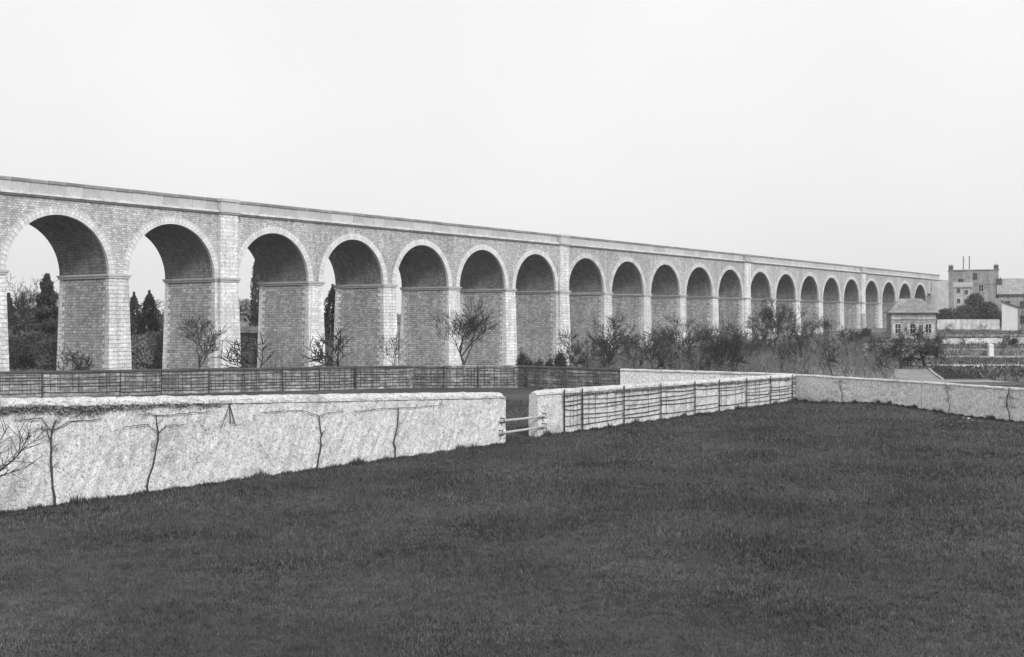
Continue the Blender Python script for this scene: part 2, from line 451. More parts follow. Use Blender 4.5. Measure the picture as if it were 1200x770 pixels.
# railway embankment beyond the viaduct, with a cone rounding its foot
def embank():
    m = MB(); rows = []
    for s in np.arange(VE-9, VE+150, 5.0):
        row = []
        t = min(1, max(0, (s-(VE-9))/16))
        for (y, z) in ((-13, 0), (-10, .2), (-6.5, .5), (-2.5, .84), (0, 1), (W, 1), (W+6, .75), (W+16, .3), (W+26, 0)):
            sc = math.sin(t*math.pi/2) if (y < 0 or y > W) else 1
            yy = y*sc if y < 0 else (W + (y-W)*sc if y > W else y)
            wv = vw(s); gz = g(wv.x, wv.y) - .5
            top = ZT + .25 if 0 <= y <= W and s > VE else ZT - .2
            row.append((s - VE, yy + (0.0 if 0 < y < W else random.uniform(-.3,.3)), gz + (top - gz)*z))
        rows.append(row)
    n = len(rows[0])
    for i in range(len(rows)-1):
        for k in range(n-1):
            m.add([rows[i][k], rows[i+1][k], rows[i+1][k+1], rows[i][k+1]], [(0,1,2,3)])
    o = m.obj('railway_embankment', M['bank'], None, smooth=True, kind='structure')
    p = vw(VE); o.location = (p.x, p.y, 0); o.rotation_euler = (0, 0, VROT)
embank()

# ---------------------------------------------------------------- garden walls
class Wall:
    """straight wall from (x0,y0) to (x1,y1); local x runs along it, local -y faces the camera"""
    def __init__(s, name, label, p0, p1, zt0, zt1, th, mat, capmat, cap_h=.2, cap_over=.05, step=.35, jit=.02, cat='wall', endround=False, kid=None):
        s.p0, s.p1 = Vector(p0), Vector(p1); d = s.p1 - s.p0; s.L = d.length; s.d = d/s.L
        s.rz = math.atan2(s.d.y, s.d.x); s.th = th; s.zt0, s.zt1 = zt0, zt1
        s.o = thing(name, label, cat, (p0[0], p0[1], 0), s.rz)
        rnd = random.Random(hash(round(p0[0]*10)) & 999)
        n = max(2, int(s.L/step)); body = MB(); rows = 8
        def gx(x): return g(s.p0.x + s.d.x*x, s.p0.y + s.d.y*x)
        P = {}
        for side in (0, 1):
            for i in range(n+1):
                x = s.L*i/n; zt = s.top(x) - cap_h; zb = gx(x) - .4
                for k in range(rows+1):
                    z = zb + (zt-zb)*k/rows; j = 0 if k == rows else rnd.uniform(-jit, jit)
                    P[side,i,k] = (x, (-th/2 + j - .03*(1-k/rows)) if side == 0 else (th/2 + j + .03*(1-k/rows)), z)
        for i in range(n):
            for k in range(rows):
                body.add([P[0,i,k],P[0,i+1,k],P[0,i+1,k+1],P[0,i,k+1]], [(0,1,2,3)])
                body.add([P[1,i,k],P[1,i+1,k],P[1,i+1,k+1],P[1,i,k+1]], [(3,2,1,0)])
        for i in (0, n):
            for k in range(rows):
                body.add([P[0,i,k],P[1,i,k],P[1,i,k+1],P[0,i,k+1]], [(3,2,1,0) if i == 0 else (0,1,2,3)])
        s.body = body.obj('masonry', mat, s.o, smooth=False)
        cap = MB(); prof = []
        hw = th/2 + cap_over; m_ = 8
        prof.append((-hw, 0))
        for k in range(m_+1):
            a = math.pi*k/m_; prof.append((-hw*math.cos(a), cap_h*.35 + cap_h*.65*math.sin(a)))
        prof.append((hw, 0)); npf = len(prof); b = 0
        vs, fs = [], []
        for i in range(n+1):
            x = s.L*i/n; jz = rnd.uniform(-jit, jit)*.6
            e = 1
            if endround and (i == 0 and endround & 1 or i == n and endround & 2): e = .55
            for (y, z) in prof:
                vs.append((x, y*(e if z > .05 else 1) + rnd.uniform(-jit, jit)*.7, s.top(x) - cap_h + z*(e if z > 0 else 1) + jz*(z > 0) + rnd.uniform(-jit, jit)*.3*(z > 0)))
        for i in range(n):
            for k in range(npf-1): fs.append((i*npf+k, (i+1)*npf+k, (i+1)*npf+k+1, i*npf+k+1))
            fs.append((i*npf, i*npf+npf-1, (i+1)*npf+npf-1, (i+1)*npf))
        fs.append(tuple(range(npf))); fs.append(tuple(range(n*npf, (n+1)*npf))[::-1])
        fs = [tuple(reversed(f)) for f in fs]
        cap.add(vs, fs); s.cap = cap.obj('wall_cap', capmat, s.o, smooth=False)
    def top(s, x): return s.zt0 + (s.zt1 - s.zt0)*x/s.L
    def pt(s, px, py=None, off=.06):
        """local (x, y, z) on the camera face under a photo pixel"""
        k = (px - HX)/F                            # X = k*Y
        nx, ny = -s.d.y, s.d.x; f0 = s.p0 - Vector((nx, ny))*(s.th/2)
        t = (k*f0.y - f0.x)/(s.d.x - k*s.d.y); Y = f0.y + s.d.y*t
        return Vector((t, -s.th/2 - off, Z_(py, Y) if py is not None else 0))
    def w(s, l): return (s.p0.x + s.d.x*l[0] - s.d.y*l[1], s.p0.y + s.d.y*l[0] + s.d.x*l[1], l[2])

def gp(px, py): Y = F*EYE/(py - HY); return (X_(px, Y), Y)      # ground point on the flat meadow
La, Lb = gp(-140, 619), gp(587, 519.5)
wl = Wall('garden_wall', 'long pale limewashed wall running in from the left edge to the gap with two poles', La, Lb, 3.10, 2.10, .46, M['lime'], M['lime_cap'], cap_h=.24, jit=.03, endround=2, step=.2)
Ra, Rb = gp(625, 512), (17.5, 74.0)
wr = Wall('garden_wall', 'pale wall behind the wire and stake trellis, right of the gap with two poles', Ra, Rb, 2.0, 1.72, .46, M['lime'], M['lime_cap'], cap_h=.2, jit=.024, endround=1)
wd = Wall('garden_wall', 'short pale wall running in behind the trellised wall to the trellis fence end', (7.6, 82), (17.3, 74.3), 1.7, 1.72, .4, M['lime_far'], M['lime_cap'], cap_h=.14)
we = Wall('garden_wall', 'pale wall sloping from the trellis corner towards the right edge, first half below the bare tree', (17.75, 73.8), (22.5, 64.8), 1.70, 1.70, .4, M['lime_far'], M['lime_cap'], cap_h=.12)
wf = Wall('garden_wall', 'pale wall at the right edge in front of the dark garden plot', (22.52, 64.75), (28.2, 50.5), 1.70, 1.70, .4, M['lime_far'], M['lime_cap'], cap_h=.12)
wt1 = Wall('garden_wall', 'dark mossy wall behind the long pale wall, below the leftmost arches', (X_(-60, 77), 77), (X_(482, 89), 89), 1.66, 1.67, .4, M['dark_wall'], M['dark_cap'], cap_h=.14, cap_over=.07)
wt2 = Wall('garden_wall', 'dark mossy wall under the round-crowned bare tree, left of the gap', (X_(482.3, 89), 89), (.5, 89), 1.67, 1.67, .4, M['dark_wall'], M['dark_wall'], cap_h=.10)
wt3 = Wall('garden_wall', 'dark wall with trellis seen through and right of the gap, ending at the pale wall', (.55, 89), (7.55, 82.1), 1.67, 1.68, .4, M['dark_wall'], M['dark_cap'], cap_h=.14)

# trellises
def trellis(wall, label, posts, x0, x1, zlo, zhi, nl, stakes, rl=.016, rp=.04, rs=.012, mat='wood_dark', sparse=None, group='trellises fixed to the garden walls'):
    t = thing('trellis', label, 'trellis', (wall.p0.x, wall.p0.y, 0), wall.rz, group)
    y = -wall.th/2 - .07; rnd = random.Random(int(x0*7) & 255)
    for k in range(nl):
        f = k/(nl-1) if nl > 1 else .5
        br = [x0] + sorted(v for v in ((wall.pt(p)[0]) for p in posts) if x0+.3 < v < x1-.3) + [x1]
        if len(br) < 5: br = list(np.linspace(x0, x1, max(5, int((x1-x0)/4))))
        for A_, B_ in zip(br[:-1], br[1:]):
            if rnd.random() < (.16 if k not in (0, nl-1) else .05): continue
            j0, j1 = rnd.uniform(-.05,.05), rnd.uniform(-.05,.05); pts = []; n = max(2, int((B_-A_)/1.0))
            e0, e1 = rnd.uniform(-.12, .1), rnd.uniform(-.1, .12)
            for i in range(n+1):
                ff = i/n; x = A_ + e0 + (B_+e1-A_-e0)*ff; x = min(max(x, .02), wall.L-.02); zt = wall.top(x) - zhi
                pts.append((x, y + rnd.uniform(-.012,.012), zlo + (zt-zlo)*f + j0 + (j1-j0)*ff + rnd.uniform(-.018,.018) - .03*math.sin(math.pi*ff)))
            m = MB(); m.tube(pts, rl*rnd.uniform(.75, 1.2), 4); m.obj('lath', M[mat], t, uv=False)
    for px in posts:
        x = wall.pt(px)[0] if px > -900 else 0
        m = MB(); m.tube([(x+rnd.uniform(-.03,.03), y-.05, -.1), (x+rnd.uniform(-.04,.04), y-.05, 1), (x, y-.05, wall.top(x)-.02)], [rp, rp*.9, rp*.8], 6)
        m.obj('post', M[mat], t, uv=False)
    x = x0
    while x < x1 - .05:
        if sparse and x > x0 + 2.2: stakes = sparse
        zt = wall.top(x) - zhi
        m = MB(); m.tube([(x, y-.02, zlo-.1), (x+rnd.uniform(-.05,.05), y-.02, zt+.04)], rs, 4); m.obj('stake', M['wood_dark' if rnd.random() < .6 else 'bark_pale'], t, uv=False)
        x += stakes*rnd.uniform(.35, 1.7)
    return t
xa = wr.pt(659)[0]; xb = wr.L - .1
trellis(wr, 'wire and stake trellis on the pale wall right of the gap with two poles', [659, 680, 729, 772, 812, 841, 873, 901, 927], xa, xb, .32, .28, 7, .36, rl=.019, rp=.038, sparse=1.15)
trellis(wt1, 'long dark trellis on the mossy wall under the leftmost arches', [49, 141, 189, 245, 331, 374, 416], 1, wt1.L-.2, .2, .2, 7, .34, rl=.018, rp=.04, rs=.014)
trellis(wt2, 'dark trellis on the mossy wall under the round-crowned bare tree', [520, 560], .3, wt2.L-.3, .2, .2, 7, .34, rl=.018, rp=.04, rs=.014)
trellis(wt3, 'dark trellis on the short wall right of the gap, meeting the pale wall', [619, 664, 700], .2, wt3.L-.2, .2, .2, 7, .34, rl=.018, rp=.04, rs=.014)

# espaliered vines on the walls: crooked stem and side arms
def vine(wall, label, px, ytop, ybot, arms, r=.032, bend=0):
    b = wall.pt(px, ybot); tp = wall.pt(px + bend, ytop)
    t = thing('espalier_vine', label, 'vine', wall.w((b.x, -wall.th/2-.08, g(*wall.w(b)[:2]))), wall.rz, 'bare espalier vines on the garden walls')
    rnd = random.Random(int(px)); z0 = g(*wall.w(b)[:2])
    pts = []
    n = 9
    for i in range(n+1):
        f = i/n; pts.append((( tp.x-b.x)*f + rnd.uniform(-.035,.035) + .10*math.sin(f*5+px), rnd.uniform(-.02,.02), (tp.z - z0)*f - (.1 if i == 0 else 0)))
    m = MB(); m.tube(pts, [r*.8*(1.25-.5*i/n)*rnd.uniform(.8,1.25) for i in range(n+1)], 6); m.obj('stem', M['bark'], t, uv=False)
    sh_ = MB()
    for k in range(14):
        p = Vector(pts[rnd.randint(4, n)]); q_ = p + Vector((rnd.uniform(-.22,.22), rnd.uniform(-.06,0), rnd.uniform(-.02,.2)))
        sh_.tube([p, q_, q_ + Vector((rnd.uniform(-.1,.1), 0, rnd.uniform(0,.14)))], [.008, .006, .004], 3, cap=False)
    sh_.obj('shoots', M['bark'], t, uv=False, kind='stuff')
    for (ax, ay, f0) in arms:
        e = wall.pt(ax, ay); s0 = Vector(pts[int(f0*n)]); e = Vector((e.x-b.x, 0, e.z - z0))
        k = 10; q = []
        for i in range(k+1):
            f = i/k; sag = .12*math.sin(math.pi*min(1, f*2.2))*(1 if f < .45 else .2)
            q.append((s0.x + (e.x-s0.x)*f, rnd.uniform(-.015,.015), s0.z + (e.z-s0.z)*min(1, f*3.2) + rnd.uniform(-.018,.018)))
        a = MB(); a.tube(q, [r*.38*(1-.3*i/k) for i in range(k+1)], 5)
        for i in range(2, k):
            for _ in range(1):
                p = Vector(q[i]); a.tube([p, p + Vector((rnd.uniform(-.08,.08), -.02, rnd.uniform(-.05,.14)))], [.008, .004], 3)
        a.obj('arm', M['bark'], t, uv=False)
    return t
vine(wl, 'crooked vine stem with long level arms, leftmost on the long pale wall', 58, 494, 589, [(16, 492, .95), (118, 491, .95), (40, 503, .85)], .034, 4)
vine(wl, 'dark curving vine stem under the mossy streak, second on the long pale wall', 174, 487, 576, [(246, 482, 1), (160, 486, 1), (142, 500, .85), (214, 497, .85)], .030, 8)
vine(wl, 'vine stem forking near the cap, third on the long pale wall', 370, 487, 545, [(303, 484, 1), (402, 482, 1)], .028, 5)
vine(wl, 'straight vine stem nearest the gap on the long pale wall', 462, 478, 533, [(410, 482, 1), (520, 474, 1)], .028, 1)
vine(we, 'thin vine stub on the pale wall right of the trellis corner', 987, 446, 474, [(977, 448, 1), (996, 449, 1)], .022)
vine(wf, 'thin straight vine on the pale wall below the corner of the dark plot', 1112, 452, 466+15, [(1107, 455, 1), (1118, 456, 1)], .018)
vine(wf, 'vine with drooping arched side shoots on the pale wall near the right edge', 1183, 457, 493, [(1174, 476, 1), (1192, 478, 1), (1170, 466, .9), (1196, 468, .9)], .024)
# dead creeper hanging under the cap of the long wall
def creeper(label, wall, px0, px1, n, drop, seed):
    rnd = random.Random(seed); x0 = wall.pt(px0)[0]; x1 = wall.pt(px1)[0]
    t = thing('creeper', label, 'creeper', wall.w((x0, -wall.th/2, 0)), wall.rz, 'dead creeper under the wall caps'); m = MB(); lf = MB()
    for i in range(n):
        x = (x1-x0)*rnd.random()**(2.0 if px0 > 100 and px0 < 600 else 1); z = wall.top(x0+x) - .2 - rnd.uniform(0, .08); den = .5 + .5*math.sin(x*1.7+seed)*math.sin(x*.6)
        L = drop*rnd.uniform(.2, 1)*(.3 + .7*den)*(1 - .75*x/(x1-x0)*(100 < px0 < 600)); p = Vector((x, -.06, z)); q = p + Vector((rnd.uniform(-.3,.3), rnd.uniform(-.05,0), -L*.5)); e = q + Vector((rnd.uniform(-.3,.3), rnd.uniform(-.03,.03), -L*.5))
        m.tube([p, q, e], [.009, .008, .005], 3, cap=False)
        for k in range(3):
            c = p.lerp(e, rnd.random()) + Vector((rnd.uniform(-.06,.06), -.02, rnd.uniform(-.06,.06))); a = rnd.uniform(0, 6.28); s_ = rnd.uniform(.015,.04)
            u = Vector((math.cos(a), .4, math.sin(a)))*s_; v = Vector((-math.sin(a), .3, math.cos(a)))*s_*.6
            lf.add([c-u, c-v, c+u, c+v], [(0,1,2,3)])
    m.obj('stems', M['twig'], t, uv=False, kind='stuff'); lf.obj('leaves', M['hedge'], t, uv=False, kind='stuff')
creeper('dark dead creeper under the cap at the left end of the long pale wall', wl, -60, 120, 260, .34, 1)
creeper('dark dead creeper under the cap in the middle of the long pale wall', wl, 118, 262, 130, .26, 2)
creeper('thin dead creeper under the cap above the trellised pale wall', wr, 660, 925, 500, .22, 3)
# iron tripod hook high on the long wall
t0 = wl.pt(268, 474); tr = thing('wall_bracket', 'small dark three-legged iron bracket high on the long pale wall', 'bracket', wl.w((t0.x, -wl.th/2-.04, t0.z)), wl.rz)
for (px, py) in ((257, 501), (268, 496), (274, 499)):
    e = wl.pt(px, py); m = MB(); m.tube([(0, 0, 0), (e.x-t0.x, -.05, e.z-t0.z)], .017, 4); m.obj('leg', M['iron'], tr, uv=False)
m = MB(); m.tube([(0, .08, 0), (0, -.08, .02)], .03, 6); m.obj('hook', M['iron'], tr, uv=False)

# the two poles across the gap, on iron staples
for (n_, p0, p1, lab) in ((0, (585, 493), (636, 487), 'upper pale wooden pole closing the gap between the two walls'), (1, (583, 507.5), (636, 499), 'lower pale wooden pole closing the gap between the two walls')):
    a = wl.pt(p0[0], p0[1], .12); A = Vector(wl.w(a)); b = wr.pt(p1[0], p1[1], .12); B = Vector(wr.w(b))
    t = thing('gate_pole', lab, 'pole', A, 0, 'poles barring the gap')
    m = MB(); D = B - A; m.tube([Vector((0,0,0)), D*.5 + Vector((0,0,-.02)), D], [.055, .05, .043], 8); m.obj('pole', M['wood_pale'], t, uv=False)
    for (P, wl_) in ((Vector((0,0,0)), wl), (D, wr)):
        m = MB(); sgn = 1 if wl_ is wl else -1
        q = P + D.normalized()*(.07*sgn)
        up = Vector((0,0,1)); bk = Vector((-wl_.d.y, wl_.d.x, 0))
        m.tube([q + bk*.16 + up*.1, q - bk*.1 + up*.1, q - bk*.12 - up*.09, q + bk*.16 - up*.09], .024, 5); m.obj('staple', M['iron'], t, uv=False)

# ---------------------------------------------------------------- paths, plots and low walls on the right
def patch(name, x0, x1, y0, y1, mat, dz, kind='structure', step=1.5, skew=0):
    ysx = sorted(set(np.round(np.concatenate([np.arange(y0, y1, step), [y1], [v for v in _hy if y0 < v < y1]]), 3)))
    nx = max(2, int(abs(x1-x0)/3)+1); m = MB(); V = []
    for y in ysx:
        for i in range(nx+1):
            x = x0 + (x1-x0)*i/nx + skew*(y-y0); V.append((x, y, g(x, y)+dz))
    F_ = []
    for j in range(len(ysx)-1):
        for i in range(nx): a = j*(nx+1)+i; F_.append((a, a+1, a+nx+2, a+nx+1))
    m.add(V, F_); return m.obj(name, mat, None, kind=kind, uv=False)
patch('path', 27, 40, 95, 121, M['path'], .06, skew=.05)
patch('path', -1.4, 1.9, 40, 88, M['grass'], .01)
patch('garden_plot', 36.4, 70, 100, 121, M['soil'], .09, skew=.29)
patch('garden_plot', 44, 75, 126.5, 136, M['soil'], .09, skew=.3)
patch('garden_plot', 50, 90, 142, 150, M['grass'], .09, skew=.3)
patch('garden_plot', 56, 100, 155, 166, M['field'], .1, skew=.3)
patch('garden_plot', 66, 120, 172, 200, M['grass'], .09, skew=.3)
patch('garden_path', 40, 110, 137, 141, M['path'], .13, skew=.3)
patch('garden_path', 46, 110, 151, 154.5, M['path'], .13, skew=.3)
patch('garden_path', 52, 110, 166.5, 169.5, M['path'], .13, skew=.3)
patch('garden_path', 60, 120, 201, 207, M['path'], .13, skew=.3)
def lowwall(label, p0, p1, h, th=.35, mat='render_pale', name='low_wall'):
    n = max(1, int((Vector(p1)-Vector(p0)).length/3)); m = MB(); p0 = Vector(p0); p1 = Vector(p1); D = p1-p0; L = D.length
    for i in range(n):
        a, b = p0 + D*i/n, p0 + D*(i+1)/n; za, zb = g(*a), g(*b)
        x0, x1 = L*i/n, L*(i+1)/n
        m.add([(x0,-th/2,za-.3),(x1,-th/2,zb-.3),(x1,th/2,zb-.3),(x0,th/2,za-.3),(x0,-th/2,za+h),(x1,-th/2,zb+h),(x1,th/2,zb+h),(x0,th/2,za+h)],
              [(4,5,6,7),(0,1,5,4),(2,3,7,6)] + ([(3,0,4,7)] if i == 0 else []) + ([(1,2,6,5)] if i == n-1 else []))
    o = tag(m.obj(name, M[mat], None), label, 'wall'); o.location = (p0.x, p0.y, 0); o.rotation_euler = (0, 0, math.atan2(D.y, D.x))
    return o
lowwall('low pale kerb wall along the back of the dark garden plot', (42.4, 121.3), (76, 121.3), .3, th=.25, mat='render_pale')
lowwall('short pale kerb wall along the left side of the dark garden plot', (36.3, 100), (42.3, 120.8), .15, th=.22, mat='render_pale')
lowwall('long low white wall below the terraced gardens, left of the break', (X_(1104, 170), 170), (X_(1174, 170), 170), .75)
lowwall('long low white wall below the terraced gardens, at the right edge', (X_(1184, 170.4), 170.4), (X_(1290, 170.4), 170.4), .85)
lowwall('grey low wall across the gardens just above the white one', (X_(1100, 195), 195), (X_(1290, 195), 195), .5, mat='dark_wall')
lowwall('pale low wall left of the hipped-roof house', (X_(1012, 160), 160), (X_(1046, 162), 162), .6)
lowwall('pale tall garden wall under the dark evergreens on the hill', (X_(1098, 252), 252), (X_(1171, 252), 252), 2.1)
lowwall('pale narrow garden wall near the hipped-roof house, lower of the pair', (X_(1012, 140), 140), (X_(1050, 140), 140), .35)
def pillar(label, px, pyb, pyt, Y, r=.28):
    m = MB(); x = X_(px, Y); z0 = g(x, Y) - .1; z1 = Z_(pyt, Y); m.frus(-r, r, -r, r, z0, -r*.9, r*.9, -r*.9, r*.9, z1); m.frus(-r*1.2, r*1.2, -r*1.2, r*1.2, z1+.002, -.1, .1, -.1, .1, z1+.25)
    o = tag(m.obj('gate_pillar', M['paint'], None), label, 'pillar'); o.location = (x, Y, 0)
pillar('small white gate pillar among the garden plots', 1161, 421, 405, 140)
# post and rail fence by the fruit trees
ft = thing('rail_fence', 'low post and rail fence beside the leaning bare tree', 'fence', (X_(1028, 120), 120, 0))
for i, px in enumerate((1030, 1047, 1064, 1082)):
    x = X_(px, 120) - X_(1028, 120); m = MB(); m.tube([(x, 0, 0), (x+.03, 0, 1.35)], .05, 5); m.obj('post', M['wood_dark'], ft, uv=False)
m = MB(); m.tube([(0, 0, 1.0), (2.2, .03, 1.05), (4.6, 0, 1.02)], .035, 4); m.obj('rail', M['wood_pale'], ft, uv=False)
m = MB(); m.tube([(0, 0, .5), (2.2, .03, .55), (4.6, 0, .52)], .03, 4); m.obj('rail', M['wood_pale'], ft, uv=False)
# small stones at the foot of the right wall, path stone in the gap
for i, (px, py, r, lab) in enumerate(((1135, 489, .11, 'largest pale stone at the foot of the right pale wall'), (1139, 491, .07, 'small pale stone just right of the largest at the wall foot'), (1129, 487.5, .05, 'smallest pale stone left of the others at the wall foot'), (593, 449, .42, 'pale boulder on the ground beyond the gap'))):
    Y = F*4.9/(py-HY); m = MB(); rn = random.Random(i); 
    ring = []
    vs = [(0,0,r*.7)]; n = 9
    for k in range(n): a = 2*math.pi*k/n; vs.append((r*.75*math.cos(a)*rn.uniform(.8,1.2), r*.6*math.sin(a)*rn.uniform(.8,1.2), r*.5*rn.uniform(.8,1.1)))
    for k in range(n): a = 2*math.pi*k/n; vs.append((r*1.1*math.cos(a)*rn.uniform(.8,1.2), r*.9*math.sin(a)*rn.uniform(.8,1.2), -.05))
    fs = [(0, 1+k, 1+(k+1)%n) for k in range(n)] + [(1+k, 1+n+k, 1+n+(k+1)%n, 1+(k+1)%n) for k in range(n)]
    m.add(vs, fs); o = tag(m.obj('stone', M['lime_far'], None), lab, 'stone', 'loose stones'); o.location = (X_(px, Y), Y, g(X_(px, Y), Y))

# ---------------------------------------------------------------- buildings on the right
def window(par, x, z, w_, h_, y, name='window', shutters=False, frame='paint'):
    m = MB(); t = .07
    m.box(x-w_/2-t, x-w_/2, y-.05, y+.05, z-t, z+h_+t); m.box(x+w_/2, x+w_/2+t, y-.05, y+.05, z-t, z+h_+t)
    m.box(x-w_/2, x+w_/2, y-.048, y+.048, z+h_, z+h_+t); m.box(x-w_/2, x+w_/2, y-.09, y+.048, z-t, z)
    m.box(x-.025, x+.025, y-.03, y+.03, z, z+h_); m.box(x-w_/2, x-.025, y-.028, y+.028, z+h_*.5-.02, z+h_*.5+.02); m.box(x+.025, x+w_/2, y-.028, y+.028, z+h_*.5-.02, z+h_*.5+.02)
    f = m.obj(name, M[frame], par)
    p = MB(); p.box(x-w_/2, x+w_/2, y-.012, y+.012, z, z+h_); p.obj('pane', M['glass'], f)
    if shutters:
        for sx in (-1, 1):
            s_ = MB(); s_.box(x+sx*(w_/2+.08)-(w_/2-.05 if sx < 0 else 0), x+sx*(w_/2+.08)+(w_/2-.05 if sx > 0 else 0), y-.09, y-.055, z-.03, z+h_+.03); s_.obj('shutter', M['render_pale'], f)
def gabled(par, w_, d, ze, zr, mat, over=.3, x0=0):
    m = MB(); a = x0-over; b = x0+w_+over; t = .16
    k = (zr-ze)/(d/2)
    for (y0, y1) in ((-over, d/2), (d+over, d/2)):
        z0 = ze - k*over; z1 = zr
        m.add([(a,y0,z0),(b,y0,z0),(b,y1,z1),(a,y1,z1),(a,y0,z0+t),(b,y0,z0+t),(b,y1,z1+t),(a,y1,z1+t)],
              [(0,3,2,1),(4,5,6,7),(0,1,5,4),(1,2,6,5),(2,3,7,6),(3,0,4,7)])
    return m.obj('roof', mat, par)
def gable_walls(m, x0, x1, d, z0, ze, zr):
    m.add([(x0,0,z0),(x1,0,z0),(x1,d,z0),(x0,d,z0),(x0,0,ze),(x1,0,ze),(x1,d,ze),(x0,d,ze),(x0,d/2,zr),(x1,d/2,zr)],
          [(0,1,5,4),(2,3,7,6),(0,4,8,7,3),(1,2,6,9,5)])
def chimney(par, x, y, z0, z1, w_=.7, d=.5, mat='render_dark'):
    m = MB(); m.box(x-w_/2, x+w_/2, y-d/2, y+d/2, z0, z1); m.box(x-w_/2-.1, x+w_/2+.1, y-d/2-.1, y+d/2+.1, z1+.002, z1+.22)
    c = m.obj('chimney', M[mat], par)
    for k in (-1, 1):
        p = MB(); p.tube([(x+k*w_*.22, y, z1+.2), (x+k*w_*.22, y, z1+.62)], [.13, .11], 8); p.obj('chimney_pot', M['shutter'], c)
# tall house behind the end of the viaduct
Y = 286; xL = X_(1111.5, Y); wd_ = X_(1166, Y) - xL; zb = 2.6; ze = Z_(331, Y); zr = Z_(317.5, Y)
B = thing('tall_house', 'tall grey house with two end chimneys and two thin flues beyond the viaduct end', 'house', (xL, Y, 0), -math.atan2(xL, Y))
m = MB(); m.box(0, wd_, 0, 9, zb, zr); m.obj('wall', M['render_wall'], B)
m = MB(); m.box(-.15, wd_+.15, -.15, 9.15, zr+.002, zr+.25); m.obj('roof_coping', M['slate'], B)
for x in (.55, wd_-.55): chimney(B, x, 1.0, zr+.25, zr+.95, 1.0, .8, 'shutter')
for px in (1128, 1134.5):
    m = MB(); m.tube([(X_(px, Y)-xL, 2, zr+.2), (X_(px, Y)-xL, 2, Z_(300, Y))], .14, 8); m.obj('flue_pipe', M['render_dark'], B)
window(B, X_(1140.5, Y)-xL, Z_(328, Y), .9, 1.5, -.02, frame='render_dark')
for (px, py) in ((1147, 338), (1125, 331)):
    window(B, X_(px, Y)-xL, Z_(py+3.5, Y), 1.1, 1.5, -.02, frame='render_dark' if px != 1147 else 'paint')
m = MB(); m.box(-.05, wd_+.05, -.12, .0, ze-.55, ze-.3); m.obj('eaves_band', M['render_dark'], B)
# pale lean-to in front of it
Y = 272; xL = X_(1118, Y); w2 = X_(1138, Y)-xL; zt = Z_(337, Y)
B = thing('annex_house', 'small pale house with two little windows left of the dark evergreen', 'house', (xL, Y, 0), -math.atan2(xL, Y))
m = MB(); m.box(0, w2, 0, 6, 2.6, zt); m.obj('wall', M['render_pale'], B)
m = MB(); m.add([(-.2,-.3,zt+.01),(w2+.2,-.3,zt+.01),(w2+.2,6.2,zt+1.2),(-.2,6.2,zt+1.2),(-.2,-.3,zt+.2),(w2+.2,-.3,zt+.2),(w2+.2,6.2,zt+1.4),(-.2,6.2,zt+1.4)], [(0,3,2,1),(4,5,6,7),(0,1,5,4),(1,2,6,5),(2,3,7,6),(3,0,4,7)]); m.obj('roof', M['tile'], B)
for (px, py) in ((1123, 341), (1131.5, 343), (1131.5, 353), (1123, 353)): window(B, X_(px, Y)-xL, Z_(py+2, Y), .6, .9, -.02, frame='render_dark')
# long building at the right edge
Y = 262; xL = X_(1170, Y); w3 = X_(1275, Y)-xL; ze = Z_(344, Y); zr = Z_(326.5, Y)
B = thing('long_house', 'long grey house with a pale sloping roof cut by the right edge', 'house', (xL, Y, 0), -math.atan2(xL, Y))
m = MB(); gable_walls(m, 0, w3, 10, 2.6, ze-.1, zr-.1); m.obj('wall', M['render_wall'], B); gabled(B, w3, 10, ze, zr, M['tile'], .35)
chimney(B, .1, 3.2, ze-1, zr-.2, 1.3, 1.0, 'shutter')
m = MB(); m.box(-.2, w3+.2, -.42, -.36, ze-.5, ze-.2); m.obj('gutter', M['shutter'], B)
for px in (1180, 1196, 1215, 1235): window(B, X_(px, Y)-xL, ze-3.2, 1.0, 1.5, -.02, frame='render_dark')
for px in (1196, 1215, 1235): window(B, X_(px, Y)-xL, ze-6.6, 1.0, 1.7, -.02, frame='render_dark')
# pale shed in front of it
Y = 232; xL = X_(1174, Y); w4 = X_(1191, Y)-xL
B = thing('shed', 'small shed with a bright gable wall and sloping roof near the right edge', 'shed', (xL, Y, 0), -math.atan2(xL, Y))
z1 = Z_(353, Y); z2 = Z_(360, Y); m = MB()
m.add([(0,0,2.4),(w4,0,2.4),(w4,5,2.4),(0,5,2.4),(0,0,z1),(w4,0,z2),(w4,5,z2),(0,5,z1)], [(0,1,5,4),(1,2,6,5),(2,3,7,6),(3,0,4,7)]); m.obj('wall', M['paint'], B)
m = MB(); k = (z2-z1)/w4
m.add([(-.2,-.25,z1-k*-.2),(w4+1.0,-.25,z2+k),(w4+1.0,5.2,z2+k),(-.2,5.2,z1+.2*-k),(-.2,-.25,z1-k*-.2+.22),(w4+1.0,-.25,z2+k+.22),(w4+1.0,5.2,z2+k+.22),(-.2,5.2,z1+.2*-k+.22)], [(0,3,2,1),(4,5,6,7),(0,1,5,4),(1,2,6,5),(2,3,7,6),(3,0,4,7)]); m.obj('roof', M['shutter'], B)
m = MB(); m.tube([(w4+.8, -.1, 2.5), (w4+.8, -.1, z2-.6)], .1, 6); m.obj('post', M['wood_dark'], B)
